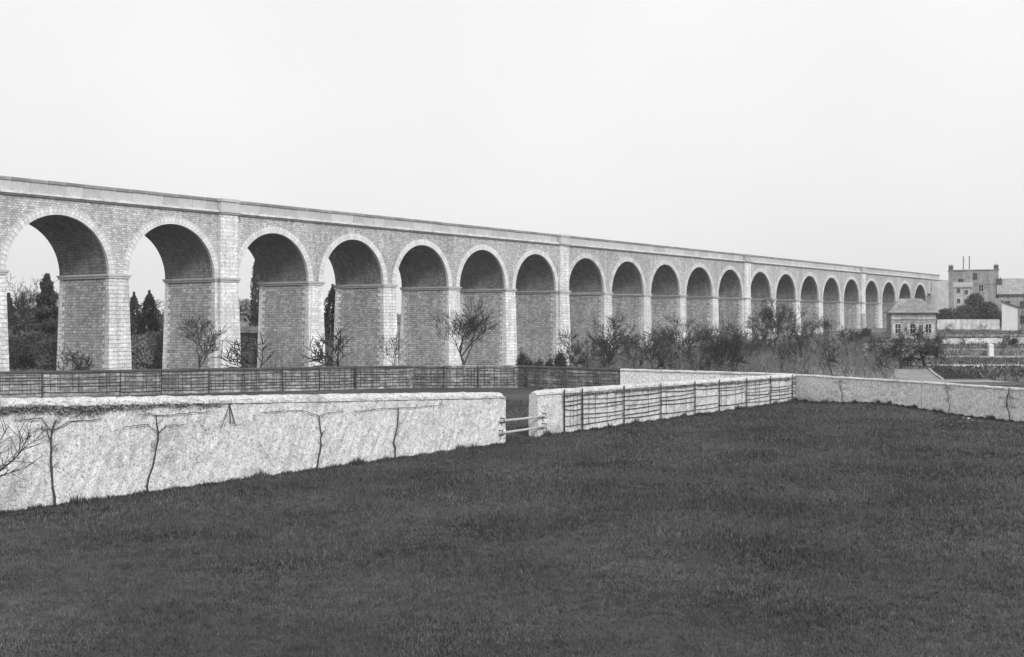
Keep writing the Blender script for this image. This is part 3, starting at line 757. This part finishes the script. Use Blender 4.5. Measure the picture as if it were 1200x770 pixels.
# hipped house
Y = 183; cx = X_(1070.5, Y); rz = -math.atan2(cx, Y)*.6
B = thing('hipped_house', 'small low house with a grey hipped roof standing before the last arches', 'house', (cx, Y, 0), rz)
hw, D = 3.3, 6.2; zb = 1.7; ze = Z_(365.5, Y)
m = MB(); m.add([(-hw,0,zb),(hw,0,zb),(hw,D,zb),(-hw,D,zb),(-hw,0,ze),(hw,0,ze),(hw,D,ze),(-hw,D,ze)], [(0,1,5,4),(1,2,6,5),(2,3,7,6),(3,0,4,7)]); m.obj('wall', M['render_wall'], B)
zr = Z_(350, Y+3); o_ = .45; m = MB(); rh = 1.6
m.add([(-hw-o_,-o_,ze-.05),(hw+o_,-o_,ze-.05),(hw+o_,D+o_,ze-.05),(-hw-o_,D+o_,ze-.05),(-rh,D/2,zr),(rh,D/2,zr),(-hw-o_,-o_,ze-.2),(hw+o_,-o_,ze-.2),(hw+o_,D+o_,ze-.2),(-hw-o_,D+o_,ze-.2)],
      [(0,1,5,4),(1,2,5),(2,3,4,5),(3,0,4),(6,7,1,0),(7,8,2,1),(8,9,3,2),(9,6,0,3),(9,8,7,6)]); m.obj('roof', M['slate'], B)
chimney(B, hw-.4, D*.7, ze+.1, zr+.2, .55, .5, 'render_dark')
m = MB(); m.box(-hw-.04, hw+.04, -.14, -.0, ze-1.15, ze-.9); m.obj('eaves_band', M['render_pale'], B)
for x in (-2.3, -.1, 2.2): window(B, x, zb+1.4, .8, 1.4, -.03, shutters=True)
m = MB(); m.box(1.0-.05, 1.0+.05-.1+.05, -.06, 0, zb+.4, zb+2.5); 
dd = MB(); dd.box(.62, 1.42, -.05, -.005, zb+.4, zb+2.6); dr = dd.obj('door', M['shutter'], B); m = MB(); m.tube([(1.3, -.05, zb+1.5), (1.3, -.1, zb+1.5)], .04, 6); m.obj('handle', M['iron'], dr)
# little house behind arch
Y = 150; cx = X_(284, Y)
B = thing('low_house', 'low dark house with a pale roof glimpsed under an arch beside the near pilaster', 'house', (cx, Y, 0))
ze = Z_(390, Y); m = MB(); hw, D = 2.6, 5; m.add([(-hw,0,-.2),(hw,0,-.2),(hw,D,-.2),(-hw,D,-.2),(-hw,0,ze),(hw,0,ze),(hw,D,ze),(-hw,D,ze)], [(0,1,5,4),(1,2,6,5),(2,3,7,6),(3,0,4,7)]); m.obj('wall', M['shutter'], B)
m = MB(); o_ = .3; m.add([(-hw-o_,-o_,ze),(hw+o_,-o_,ze),(hw+o_,D+o_,ze),(-hw-o_,D+o_,ze),(-1,D/2,ze+1.4),(1,D/2,ze+1.4)], [(0,1,5,4),(1,2,5),(2,3,4,5),(3,0,4),(3,2,1,0)]); m.obj('roof', M['render_wall'], B)
window(B, 1.2, 1.5, .8, 1.2, -.03)

# ---------------------------------------------------------------- trees
def bare_tree(name, label, cat, h, seed, spread=1.0, levels=4, lean=(0, 0), mat='bark', tmat='tree_twig', forks=(4, 5, 5, 4), tr=.11, start=.28, up=.35, group=None, twig_r=.024):
    rnd = random.Random(seed); T = thing(name, label, cat, (0,0,0), 0, group)
    tm, cmn = MB(), MB()
    def grow(p, d, L, r, lv):
        n = 5 if lv < 2 else 3; pts = [p.copy()]; q = p.copy(); dd = d.copy()
        for i in range(n):
            dd = (dd + Vector((rnd.gauss(0,.16), rnd.gauss(0,.16), rnd.gauss(0,.12) + up*.12))).normalized()
            q = q + dd*(L/n); pts.append(q.copy())
        rr = [max(r*(1-.6*i/n), twig_r*.7) for i in range(n+1)]
        (tm if lv <= 1 else cmn).tube(pts, rr, 7 if lv == 0 else (5 if lv == 1 else 3), cap=False)
        if lv >= levels: return
        kf = forks[min(lv, len(forks)-1)]
        for k in range(kf + (rnd.random() < .5)):
            f = rnd.uniform(start if lv == 0 else .25, 1.0) if k else 1.0
            idx = min(n-1, int(f*n)); pos = pts[idx].lerp(pts[idx+1], f*n-idx) if f < 1 else pts[-1]
            a = rnd.uniform(0, 2*math.pi); out = Vector((math.cos(a), math.sin(a), 0))
            base = (pts[idx+1]-pts[idx]).normalized()
            side = (out - base*out.dot(base)).normalized()
            nd = (base*rnd.uniform(.45, .9) + side*rnd.uniform(.6, 1.0)*spread + Vector((0,0,up*.5))).normalized()
            grow(pos, nd, L*rnd.uniform(.5, .78), max(rr[idx]*.62, twig_r), lv+1)
    grow(Vector((0,0,-.15)), Vector((lean[0], lean[1], 1)).normalized(), h*.42, tr, 0)
    zm = max(v[2] for v in cmn.v); k = h/zm
    for mb in (tm, cmn): mb.v = [(x*k, y*k, z*k) for x, y, z in mb.v]
    tm.obj('trunk', M[mat], T, smooth=True, uv=False); cmn.obj('crown', M[tmat], T, smooth=False, uv=False)
    T['h'] = h
    return T
def tone(T): pass
def place(T, px, pytop, Y, label=None, first=False, rz=0, hz=None, group=None, sx=1.0):
    x = X_(px, Y); z0 = g(x, Y); hh = Z_(pytop, Y) - z0
    k = hh/T['h']
    if first: o = T; o.location = (x, Y, z0); o.rotation_euler = (0,0,rz); o.scale = (k*sx, k*sx, k)
    else: o = copy_tree(T, label, (x, Y, z0), rz, (k*sx, k*sx, k), group)
    return o
def leafy(name, label, cat, h, prof, seed, n=5000, mat='evergreen', leaf=.16, trunk=True, group=None, lumps=0):
    """evergreen: many small leaf faces through the crown; prof(f) radius at height fraction f"""
    rn = np.random.RandomState(seed); T = thing(name, label, cat, (0,0,0), 0, group)
    if trunk:
        m = MB(); m.tube([(0,0,-.2), (.05,0,h*.4), (0,0,h*.92)], [.16, .11, .02], 6); m.obj('trunk', M['bark'], T, uv=False)
    f = rn.uniform(0, 1, n)**.9; r = np.array([prof(a) for a in f])
    a = rn.uniform(0, 2*np.pi, n); q = r*(rn.uniform(.25, 1, n)**.45)
    lob = 1 + .22*np.sin(a*5 + f*17 + seed) + .16*np.sin(a*3 - f*31)
    q = q*lob
    cx_, cy_, cz_ = q*np.cos(a), q*np.sin(a), f*h + rn.uniform(-.1,.1,n)
    c = np.stack([cx_, cy_, cz_], -1)
    if lumps:
        cl = c[rn.randint(0, n, lumps)]; idx = rn.randint(0, lumps, n)
        c = c*.35 + cl[idx]*.65 + rn.normal(0, .12*max(.6, h*.05), (n,3))
    u = rn.normal(size=(n,3)); u /= np.linalg.norm(u, axis=1)[:,None]; v = np.cross(u, rn.normal(size=(n,3))); v /= np.linalg.norm(v, axis=1)[:,None]
    s = leaf*rn.uniform(.5, 1.3, n)[:,None]
    V = np.stack([c-u*s, c+v*s*.45, c+u*s, c-v*s*.45], 1).reshape(-1,3); V[:,2] = np.maximum(V[:,2], .02)
    me = bpy.data.meshes.new('crown'); me.from_pydata(V.tolist(), [], np.arange(4*n).reshape(-1,4).tolist()); me.update(); me.materials.append(M[mat])
    link('crown', me, T); T['h'] = h
    return T
fg = 'bare fruit trees along the far garden walls'
tA = bare_tree('bare_tree', 'bare round-crowned tree standing just above the dark mossy wall', 'tree', 7.0, 11, .80, 5, mat='bark', forks=(6,4,3,3,3), tr=.15, start=.45, up=.35, twig_r=.016, group=fg)
place(tA, 548, 346, 97, first=True)
tB = bare_tree('bare_tree', 'bare twiggy tree in front of the pilaster pier, leftmost of the garden trees', 'tree', 5.5, 22, .85, 4, forks=(5,4,4,3), tr=.10, up=.3, twig_r=.018, group=fg)
place(tB, 232, 362, 99, first=True, sx=.85)
tC = bare_tree('bare_tree', 'small crooked bare tree before the third arch from the left', 'tree', 4.0, 35, 1.1, 3, forks=(5,5,5), tr=.10, lean=(-.3,0), up=.3, group=fg)
place(tC, 312, 386, 98, first=True, sx=1.1)
place(tC, 402, 378, 100, 'small crooked bare tree leaning between the third and fourth arches', rz=1.2, group=fg)
place(tB, 462, 386, 100, 'slender bare tree just left of the round-crowned bare tree', rz=2, group=fg, sx=.6)
place(tC, 70, 402, 96, 'little forked bare sapling at the foot of the leftmost pier', rz=3.9, group=fg, sx=.9)
place(tC, 92, 408, 95, 'smallest bare sapling before the leftmost pier', rz=2.2, group=fg, sx=.8)
# trees and saplings along the thicket
tD = bare_tree('bare_tree', 'upright bare tree right of the second pilaster, first of the thicket', 'tree', 6, 41, .8, 4, forks=(8,4,4,3), tr=.11, up=.25, start=.2, twig_r=.018, group='bare trees in the thicket before the viaduct')
gth = 'bare trees in the thicket before the viaduct'
place(tD, 713, 364, 112, first=True)
tE = bare_tree('bare_tree', 'bare tree with a forked dark trunk, second in the thicket', 'tree', 5, 57, .9, 4, forks=(5,4,4,3), tr=.13, up=.3, lean=(.35,0), start=.35, twig_r=.018, group=gth)
place(tE, 742, 388, 104, first=True, rz=.4)
spec = [ (tB, 667, 382, 110, 'thin bare sapling right against the second pilaster'), (tC, 690, 398, 105, 'low bare shrub between the second pilaster and the thicket'),
 (tC, 760, 392, 103, 'crooked low bare tree third in the thicket'), (tD, 797, 366, 125, 'upright bare tree before the tenth arch of the thicket stretch'),
 (tB, 828, 376, 118, 'dense bare tree between two dressed piers in the thicket'), (tE, 815, 396, 108, 'wide bare shrub in the middle of the thicket front'),
 (tD, 853, 374, 130, 'narrow bare tree left of the third pilaster'), (tA, 906, 343, 142, 'largest bare tree of the thicket, right of the third pilaster'),
 (tD, 926, 352, 150, 'tall bare tree just right of the largest one in the thicket'), (tB, 888, 362, 138, 'bushy bare tree hiding the third pilaster foot'),
 (tE, 946, 364, 145, 'leaning bare tree in the right half of the thicket'), (tA, 968, 366, 160, 'bare tree with fine twigs before the far small arches'),
 (tC, 985, 378, 150, 'low bare tree left of the fourth pilaster'), (tB, 1002, 384, 150, 'small bushy tree before the fourth pilaster'),
 (tE, 870, 394, 115, 'low wide bare shrub near the thicket centre'), (tC, 915, 398, 118, 'dark crooked shrub at the thicket front'),
 (tE, 782, 400, 106, 'low bare shrub at the left front of the thicket')]
for i, (T, px, py, Y, lab) in enumerate(spec): place(T, px, py, Y, lab, rz=i*1.37, group=gth, sx=.85)
rr = random.Random(77)
ORD = ('first second third fourth fifth sixth seventh eighth ninth tenth eleventh twelfth thirteenth fourteenth fifteenth sixteenth seventeenth eighteenth nineteenth twentieth '
       + ' '.join('twenty-'+k for k in 'first second third fourth fifth sixth seventh eighth ninth'.split()) + ' thirtieth ' + ' '.join('thirty-'+k for k in 'first second third fourth fifth'.split())).split()
words = ['leafless sapling', 'twiggy bush', 'crooked young tree', 'thin bare tree', 'spreading bare shrub']
places = ['at the left end of the thicket', 'in the left part of the thicket', 'in the middle of the thicket', 'in the right part of the thicket', 'at the right end of the thicket']
for i in range(34):
    px = 672 + 380*(i+rr.uniform(0,.9))/34; Y = rr.uniform(98, 150); T = rr.choice([tB, tC, tD, tE, tB])
    env = 402 - 22*math.sin(math.pi*min(1,max(0,(px-700)/320)))
    o = place(T, px, env + rr.uniform(-12, 24), Y, ORD[i] + ' of the low bare saplings along the thicket, counted from the left', rz=rr.uniform(0, 6.28), group='low bare saplings along the thicket', sx=rr.uniform(.6, 1.0))
# fruit trees near the hipped house
tF = bare_tree('bare_tree', 'wide dark-branched bare tree in front of the hipped-roof house', 'tree', 4.6, 71, 1.4, 4, forks=(5,5,4,3), tr=.17, start=.4, up=.05, lean=(.2,0), group='bare trees before the hipped house')
place(tF, 1056, 384, 118, first=True)
place(tF, 1084, 376, 119, 'bare tree leaning left at the corner of the dark garden plot', rz=2.6, group='bare trees before the hipped house', sx=.95)
place(tC, 1031, 392, 135, 'small bare tree left of the hipped-roof house', rz=1, group='bare trees before the hipped house')
for i, (px, py, Y, k_, lab) in enumerate(((1112, 388, 152, .8, 'small bare fruit tree on the terraces below the evergreens'), (1132, 391, 158, .8, 'small bare fruit tree left of the white gate pillar'), (1176, 398, 146, .8, 'small bare fruit tree right of the white gate pillar'),
        (1196, 392, 152, .9, 'small bare fruit tree on the terraces at the right edge'), (1100, 396, 140, .9, 'low bare fruit bush above the corner of the dark plot'), (1150, 378, 205, .8, 'thin bare tree before the pale tall garden wall'), (1118, 376, 210, .8, 'bare bush at the left end of the pale tall garden wall'))):
    place((tC, tE, tB)[i % 3], px, py, Y, lab, rz=i*2.1, group='bare fruit trees on the garden terraces', sx=k_)
# branch entering at the left edge
tG = bare_tree('bare_shrub', 'bare dark branches entering at the left edge before the long wall', 'shrub', 3.0, 91, .95, 3, forks=(5,4,4), tr=.06, start=.15, up=.25, lean=(.9,0), twig_r=.007)
yy = 28.5; tG.location = (X_(-62, yy), yy, 0); zz = Z_(484, yy)/3.0; tG.scale = (zz, zz, zz); tG.rotation_euler = (0,0,.3)

# evergreens beyond the arches
con = leafy('conifer', 'broad dark conifer seen through the leftmost arch', 'tree', 10, lambda f: 3.1*(1-f)**.85*(.75+.25*math.sin(f*44)) + .12, 5, 9000, leaf=.22)
place(con, 55, 322, 135, first=True)
cyp = leafy('cypress', 'left slim dark cypress seen through the second arch', 'tree', 9, lambda f: 1.0*math.sin(math.pi*min(1, (f*.9+.14)))**.6 + .05, 6, 5000, leaf=.16)
place(cyp, 157, 343, 140, first=True)
place(cyp, 175, 341, 138, 'right slim dark cypress seen through the second arch', rz=1, sx=1.15)
place(cyp, 300, 298, 152, 'very tall thin dark cypress seen at the edge of the third arch', rz=2, sx=.45)
place(cyp, 390, 334, 158, 'dark cypress glimpsed at the edge of the fourth arch', rz=3, sx=1.1)
place(con, 10, 344, 150, 'dark conifer at the far left seen through the leftmost arch', rz=2, sx=.8)
bush = leafy('evergreen_bush', 'dark bush at the foot of the big conifer', 'bush', 4, lambda f: 2.4*math.sqrt(max(0,1-(2*f-.85)**2/1.4)) , 8, 5000, mat='hedge', leaf=.16, trunk=False, group='bushes beyond the arches', lumps=60)
place(bush, 40, 388, 128, first=True)
for i, (px, py, Y, lab) in enumerate(((15, 392, 125, 'grey bush at the left edge beyond the leftmost arch'), (60, 396, 124, 'low bush beside the leftmost pier seen through the arch'), (160, 392, 128, 'bush below the left cypress'), (180, 388, 130, 'bush below the right cypress'), (30, 360, 160, 'tall grey bush between the two conifers'),
        (285, 330+20, 190, 'tall bush behind the low house'), (-8, 372, 140, 'tall bush cut by the left edge'))):
    place(bush, px, py, Y, lab, rz=i*1.1, group='bushes beyond the arches')
# bare tree rising behind the conifer
place(tA, 44, 318, 150, 'pale bare tree rising behind the big conifer', rz=2, group='bare trees beyond the arches')
place(tD, 12, 340, 142, 'bare tree at the left edge seen through the leftmost arch', rz=1, group='bare trees beyond the arches')
place(tD, 186, 345, 150, 'bare tree at the right edge of the second arch opening', rz=3, group='bare trees beyond the arches')
# hill evergreens
he = leafy('evergreen_tree', 'dark domed evergreen in front of the tall house', 'tree', 6, lambda f: 2.0*math.sqrt(max(0,1-(2*f-.9)**2/1.3)), 12, 6000, mat='hill', leaf=.22, group='evergreens on the hill', lumps=90)
place(he, 1143, 343, 264, first=True, sx=1.0)
for i, (px, py, Y, sx, lab) in enumerate(((1157, 353, 262, 1.6, 'dark evergreen right of the domed one below the tall house'), (1130, 357, 260, 1.6, 'dark evergreen left of the domed one'), (1108, 361, 258, 1.7, 'low dark evergreen at the foot of the embankment'), (1120, 364, 257, 1.6, 'low dark evergreen before the pale little house'), (1166, 362, 259, 1.3, 'low dark evergreen beside the bright shed'))):
    place(he, px, py, Y, lab, rz=i, group='evergreens on the hill', sx=sx)
# low shrubs on the wall line and garden
sh = leafy('low_shrub', 'dark low shrub at the wall foot left of the second pilaster', 'shrub', 1.6, lambda f: .8*math.sqrt(max(0,1-(2*f-.8)**2/1.4)), 15, 1500, mat='evergreen', leaf=.10, trunk=False, group='low dark garden shrubs', lumps=30)
place(sh, 612, 412, 100, first=True, sx=.5)
for i, (px, py, Y, sx, lab) in enumerate(((621, 420, 101, .4, 'narrow dark shrub second beyond the trellis'), (632, 421, 100, .7, 'round dark shrub beyond the trellis'), (645, 419, 101, .5, 'dark shrub third from the second pilaster foot'), (657, 410, 102, .5, 'slim dark shrub at the second pilaster foot'),
 (1015, 384, 200, 1.2, 'dark shrub at the fourth pilaster foot'), (1004, 390, 190, 1.0, 'dark shrub left of the hipped-roof house'), (1188, 396, 165, 1.0, 'dark bush in the break of the white low wall'),
       (1128, 417, 142, 1.0, 'low round bush on the upper garden plot'), (1150, 414, 144, 1.0, 'second low bush on the upper garden plot'), (1178, 416, 143, 1.2, 'third low bush on the upper garden plot near the right edge'))):
    place(sh, px, py, Y, lab, rz=i, group='low dark garden shrubs', sx=sx)

# thicket undergrowth: hundreds of thin stems nobody could count
def thicket(name, label, poly, n, hmin, hmax, mat, seed, r=.016):
    rnd = random.Random(seed); m = MB()
    for _ in range(n):
        px, Y, hmul = poly(rnd); x = X_(px, Y); z0 = g(x, Y); h = rnd.uniform(hmin, hmax)*hmul
        p = Vector((x, Y, z0-.1)); d = Vector((rnd.gauss(0,.18), rnd.gauss(0,.18), 1)).normalized()
        q1 = p + d*h*.5; d2 = (d + Vector((rnd.gauss(0,.2), rnd.gauss(0,.2), 0))).normalized(); q2 = q1 + d2*h*.5
        m.tube([p, q1, q2], [r, r*.8, r*.4], 3, cap=False)
        for k in range(8):
            b = p.lerp(q1, rnd.uniform(.3, 1)) if k < 4 else q1.lerp(q2, rnd.uniform(0, .8))
            e = b + Vector((rnd.gauss(0,.5), rnd.gauss(0,.5), rnd.uniform(.2,.9)))*h*.28
            m.tube([b, e], [r*.6, r*.3], 3, cap=False)
    o = m.obj(name, M[mat], None, uv=False, kind='stuff'); return o
def pz(rnd):
    px = rnd.uniform(672, 1050); Y = rnd.uniform(96, 150)
    e = min(1, (px-650)/130); e = e if px < 1000 else e*.7
    x = X_(px, Y); lump = .72 + .28*math.sin(x*.9 + 1.3*math.sin(Y*.35)) + .22*math.sin(x*2.3 + Y*.5)
    if lump < .62 and rnd.random() < .6: return px, Y, .25
    return px, Y, (.5 + .5*e)*lump
thicket('thicket', '', pz, 1300, 1.0, 2.9, 'twig', 3, r=.018)
thicket('thicket', '', pz, 2300, 1.0, 3.0, 'twig_pale', 4, r=.020)
def pz2(rnd): return rnd.uniform(990, 1100), rnd.uniform(124, 175), .45
thicket('brambles', '', pz2, 700, 1.0, 2.6, 'twig', 5)
def pz3(rnd): return rnd.uniform(-40, 600), rnd.uniform(92, 98), .6
thicket('brambles', '', pz3, 900, .9, 2.6, 'twig', 6, r=.018)
def pz4(rnd): return rnd.uniform(-60, 400), rnd.uniform(125, 160), 1
thicket('thicket', '', pz4, 1300, 2.2, 5.2, 'twig_pale', 8, r=.022)
def pz5(rnd): return rnd.uniform(1090, 1210), rnd.uniform(176, 262), .4
thicket('weeds', '', pz5, 500, .8, 2.0, 'twig', 9)

def tufts(name, x0, x1, y0, y1, n, size, mat, seed, rows=None, skew=0):
    rn = np.random.RandomState(seed); u_, v_ = rn.uniform(0,1,n), rn.uniform(0,1,n)
    if rows: v_ = (np.floor(v_*rows) + .5 + rn.normal(0,.10,n))/rows
    Y = y0 + (y1-y0)*v_; X = x0 + (x1-x0)*u_ + skew*(Y-y0)
    keep = ~((X > 26) & (X < 27 + 13 + .05*(Y-95)) & (Y < 121.5) & (name == 'rough_grass')) & ((np.sin(X*.7+Y*.3) + np.sin(X*.23-Y*.8) + rn.normal(0,.8,n)) > -.6); X, Y = X[keep], Y[keep]; n = len(X)
    if name == 'rough_grass':
        q_ = ~(((Y > 137) & (Y < 141)) | ((Y > 151) & (Y < 154.5)) | ((Y > 166.5) & (Y < 169.5)) | ((Y > 201) & (Y < 207))) | (X < 44); X, Y = X[q_], Y[q_]; n = len(X)
    k = 5; X = np.repeat(X, k) + rn.normal(0, size*.6, n*k); Y = np.repeat(Y, k) + rn.normal(0, size*.6, n*k); Z = gh(X, Y) + .04
    a = rn.uniform(0, np.pi, n*k); h = size*rn.uniform(.4, 1.3, n*k); wd = h*.3
    p0 = np.stack([X-np.cos(a)*wd, Y-np.sin(a)*wd, Z], -1); p1 = np.stack([X+np.cos(a)*wd, Y+np.sin(a)*wd, Z], -1)
    p2 = np.stack([X+rn.normal(0,.3,n*k)*h, Y+rn.normal(0,.3,n*k)*h, Z+h], -1)
    V = np.stack([p0,p1,p2],1).reshape(-1,3)
    me = bpy.data.meshes.new(name); me.from_pydata(V.tolist(), [], np.arange(len(V)).reshape(-1,3).tolist()); me.update(); me.materials.append(M[mat]); link(name, me, None, kind='stuff')
tufts('vegetable_rows', 37, 66, 101, 120.5, 5200, .28, 'evergreen', 1, rows=11, skew=.29)
tufts('vegetable_rows', 45, 74, 127, 136, 2200, .3, 'scrub', 2, rows=5, skew=.3)
tufts('vegetable_rows', 52, 90, 142, 150, 2200, .35, 'hedge', 3, rows=4, skew=.3)
tufts('rough_grass', 18, 120, 94, 235, 16000, .32, 'hedge', 4)
tufts('rough_grass', 18, 120, 94, 235, 9000, .38, 'scrub', 5)
tufts('rough_grass', 40, 110, 122, 235, 3200, .4, 'evergreen', 14)
tufts('rough_grass', -60, 20, 90, 125, 9000, .35, 'hedge', 6)
# far wood that closes the horizon
def far_wood():
    rn = np.random.RandomState(4); n = 60000
    px = rn.uniform(-900, 1900, n); Y = rn.uniform(420, 620, n); X = (px-HX)/F*Y
    top = 3.6 + 4.2 + 1.6*np.sin(X/23) + 1.2*np.sin(X/9+1) 
    z = 3.4 + (top-3.4)*rn.uniform(0,1,n)**.8
    c = np.stack([X, Y, z], -1); u = rn.normal(size=(n,3)); u /= np.linalg.norm(u,axis=1)[:,None]; v = np.cross(u, rn.normal(size=(n,3))); v /= np.linalg.norm(v,axis=1)[:,None]
    s = rn.uniform(.5, 1.3, n)[:,None]
    V = np.stack([c-u*s, c+v*s*.7, c+u*s], 1).reshape(-1,3)
    me = bpy.data.meshes.new('far_wood'); me.from_pydata(V.tolist(), [], np.arange(3*n).reshape(-1,3).tolist()); me.update(); me.materials.append(M['scrub'])
    link('far_wood', me, None, kind='stuff')
far_wood()

# ---------------------------------------------------------------- meadow grass
def grass():
    rn = np.random.RandomState(1); n = 430000
    Y = 15*np.exp(rn.uniform(0, 1, n)*math.log(74/15)); X = rn.uniform(-.52, .52, n)*Y
    s = Y/17
    h = rn.uniform(.02, .065, n)*(1 + .25*np.sin(X*.9+Y*.35)*np.sin(Y*.6-X*.3))*np.clip(s, 1, 2.0)
    wd = rn.uniform(.004, .010, n)*s
    # ragged taller tufts along wall feet
    k = 26000; fr = rn.uniform(0,1,k); sel = rn.randint(0,4,k)
    A = np.array([La, Ra, (17.75,73.8), (22.52,64.75)]); Bq = np.array([Lb, Rb, (22.5,64.8), (28.2,50.5)])
    P = A[sel]*(1-fr)[:,None] + Bq[sel]*fr[:,None]; Dv = Bq[sel]-A[sel]; Dv /= np.linalg.norm(Dv,axis=1)[:,None]
    nrm = np.stack([Dv[:,1], -Dv[:,0]], -1); P = P + nrm*(.24 + rn.exponential(.10, k))[:,None]
    X = np.concatenate([X, P[:,0]]); Y = np.concatenate([Y, P[:,1]]); h = np.concatenate([h, rn.uniform(.03,.17,k)*(.4+.6*np.sin(fr*70)**2)*(1+1.1*(np.sin(fr*23+sel)*np.sin(fr*51) > .45))]); wd = np.concatenate([wd, rn.uniform(.012,.028,k)])
    # tussocks
    k = 2200; ty = 15*np.exp(rn.uniform(0,1,k)*math.log(60/15)); tx = rn.uniform(-.5,.5,k)*ty; q = 16
    tX = np.repeat(tx, q) + rn.normal(0, .05, k*q); tY = np.repeat(ty, q) + rn.normal(0, .05, k*q)
    X = np.concatenate([X, tX]); Y = np.concatenate([Y, tY]); h = np.concatenate([h, np.repeat(rn.uniform(.03,.10,k), q)*rn.uniform(.5,1,k*q)]); wd = np.concatenate([wd, .006*tY/17])
    n = len(X); a = rn.uniform(0, np.pi, n); z = gh(X, Y)
    lean = rn.normal(0, .35, (n,2))*h[:,None]
    p0 = np.stack([X-np.cos(a)*wd, Y-np.sin(a)*wd, z-.01], -1); p1 = np.stack([X+np.cos(a)*wd, Y+np.sin(a)*wd, z-.01], -1)
    p2 = np.stack([X+lean[:,0], Y+lean[:,1], z+h], -1)
    V = np.stack([p0,p1,p2],1).reshape(-1,3).astype(np.float32)
    me = bpy.data.meshes.new('grass'); me.vertices.add(3*n); me.vertices.foreach_set('co', V.ravel())
    me.loops.add(3*n); me.loops.foreach_set('vertex_index', np.arange(3*n, dtype=np.int32))
    me.polygons.add(n); me.polygons.foreach_set('loop_start', np.arange(0, 3*n, 3, dtype=np.int32))
    me.materials.append(M['blade']); me.materials.append(M['dry_blade'])
    me.polygons.foreach_set('material_index', ((rn.uniform(0,1,n) + .12*np.sin(X*.8+2*np.sin(Y*.3))) < .16).astype(np.int32)); me.update()
    link('grass', me, None, kind='stuff')
grass()
for o in list(bpy.data.objects):
    if 'h' in o: del o['h']

# thin air haze over the valley
hz = MB(); hz.box(-420, 520, -60, 700, -8, 40)
ho = hz.obj('haze', M['twig'], None, uv=False, kind='stuff'); ho.data.materials.clear()
hm = bpy.data.materials.new('haze'); hm.use_nodes = True; hm.node_tree.nodes.clear()
hv = hm.node_tree.nodes.new('ShaderNodeVolumePrincipled'); hv.inputs['Color'].default_value = (.95,.95,.95,1); hv.inputs['Density'].default_value = .00032; hv.inputs['Anisotropy'].default_value = .2
hoo = hm.node_tree.nodes.new('ShaderNodeOutputMaterial'); hm.node_tree.links.new(hv.outputs[0], hoo.inputs['Volume']); ho.data.materials.append(hm)
